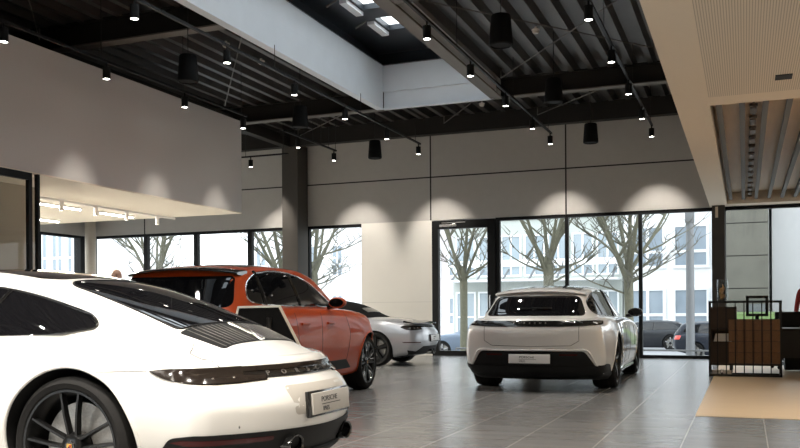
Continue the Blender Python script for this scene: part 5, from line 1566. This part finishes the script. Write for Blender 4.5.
cb = empty('concrete_building', (.1, 40, GZ), 0, 'raw concrete building with horizontal joints right of the dark pillar', 'building', 'buildings across the street')
for k in range(8):
    MB().box(-.95, .85, 0, 6, 1.4 * k, 1.4 * k + 1.36).build('wall_panel', M['concrete'], cb, None)
MB().box(-.93, .83, .04, 5.9, 0, 11.1).build('core', M['joint'], cb, None)
MB().box(.0, .75, -.03, .02, 0, 2.1).build('door', M['steel_rail'], cb, None)
building('rendered_house', 1.1, 8.0, 41, 9.0, 'facade_grey', 'pale rendered house behind the desk at the right', 3, 3, 'window_dark', .9, .1, gap=1.2)
# street furniture
ra = empty('guard_rail', (-6.9, 21.3, GZ + .12), 0, 'low grey rail outside the windows', 'rail')
for z in (.80, .66): MB().tube([(0, 0, z), (12, 0, z)], .022, 8).build('rail', M['steel_rail'], ra)
for k in range(9): MB().tube([(k * 1.5, 0, 0), (k * 1.5, 0, .82)], .022, 8).build('post', M['steel_rail'], ra)
lp = empty('lamp_post', (-.0555 * 33, 33, GZ), 0, 'grey lamp post in front of the white office building', 'lamp post')
MB().tube([(0, 0, 0), (0, 0, 9)], [.16, .12], 12).build('pole', M['steel_rail'], lp)
MB().box(-.16, .16, -.16, .16, 5.0, 5.4, bevel=.03).build('control_box', M['steel_rail'], lp, 30)
MB().tube([(0, 0, 8.9), (0, -1.0, 9.2)], .05).box(-.12, .12, -1.5, -.9, 9.14, 9.26).build('lamp_head', M['steel_rail'], lp, 30)
street_car(SSUV, 'hatchback', (-2.55, 34.6, GZ), 0, (.86, .92, .90), M['dark_paint'], 'dark blue hatchback parked in the street by the lamp post')
street_car(STAY, 'saloon_car', (-2.2, 42.5, GZ), R(180), (.90, .93, 1.0), M['black_paint'], 'black saloon car on the far side of the street behind the hatchback')
street_car(SSUV, 'hatchback', (-8.0, 34.2, GZ), R(180), (.90, .92, .88), M['blue_paint'], 'blue grey car parked outside the glass door')

# ------------------------------------------------------------------ cars, light, camera
sports_coupe(); estate_car(); suv(); roadster()

w = bpy.data.worlds.new('overcast_sky'); SC.world = w; w.use_nodes = True
nt = w.node_tree; bg = nt.nodes['Background']; N = nt.nodes.new
tc = N('ShaderNodeTexCoord'); sp = N('ShaderNodeSeparateXYZ'); nt.links.new(tc.outputs['Generated'], sp.inputs[0])
rp = N('ShaderNodeValToRGB'); rp.color_ramp.elements[0].color = (.62, .64, .66, 1); rp.color_ramp.elements[1].color = (.84, .92, 1, 1)
rp.color_ramp.elements[0].position = .0; rp.color_ramp.elements[1].position = .9
e = rp.color_ramp.elements.new(.25); e.color = (.96, .98, 1, 1)
nt.links.new(sp.outputs[2], rp.inputs[0]); nt.links.new(rp.outputs[0], bg.inputs[0]); bg.inputs[1].default_value = 3.0

def portal(loc, rot, sx, sy):
    l = bpy.data.lights.new('portal', 'AREA'); l.shape = 'RECTANGLE'; l.size = sx; l.size_y = sy; l.cycles.is_portal = True
    o = bpy.data.objects.new('sky_portal', l); COL.objects.link(o); o.location = loc; o.rotation_euler = rot
portal((-8.7, YB + .28, 1.65), (R(-90), 0, 0), 17.5, 3.2)
portal((2.9, YB + .28, 1.65), (R(-90), 0, 0), 7, 3.2)
portal((-11.75, YF - .25, 1.5), (R(90), 0, 0), 9.5, 3.0)
portal((XL - .25, 15.6, 1.65), (0, R(-90), 0), 3.2, 8.1)
portal(((SX0 + SX1) / 2, 10, ZG + .2), (0, 0, 0), 2.0, 11)

cam = bpy.data.cameras.new('camera'); co = bpy.data.objects.new('camera', cam); COL.objects.link(co); SC.camera = co
cam.sensor_width = 36; cam.lens = 870 / 800 * 36; cam.shift_x = 0; cam.shift_y = (312 - 224) / 800
cam.clip_start = .05; cam.clip_end = 300
yaw = math.atan(345 / 870); ro = R(.35)
f = Vector((-math.sin(yaw), math.cos(yaw), 0)); r0 = Vector((math.cos(yaw), math.sin(yaw), 0)); u0 = Vector((0, 0, 1))
r_ = r0 * math.cos(ro) - u0 * math.sin(ro); u_ = u0 * math.cos(ro) + r0 * math.sin(ro)
co.matrix_world = Matrix(((r_.x, u_.x, -f.x, 0), (r_.y, u_.y, -f.y, 0), (r_.z, u_.z, -f.z, 1.06), (0, 0, 0, 1)))
vs = SC.view_settings; vs.view_transform = 'Standard'; vs.look = 'None'; vs.exposure = .4; vs.gamma = 1; vs.use_curve_mapping = False
SC.cycles.max_bounces = 8; SC.cycles.diffuse_bounces = 4; SC.cycles.glossy_bounces = 4; SC.cycles.transparent_max_bounces = 12
SC.cycles.sample_clamp_indirect = 6; SC.cycles.use_denoising = True; SC.cycles.caustics_reflective = False
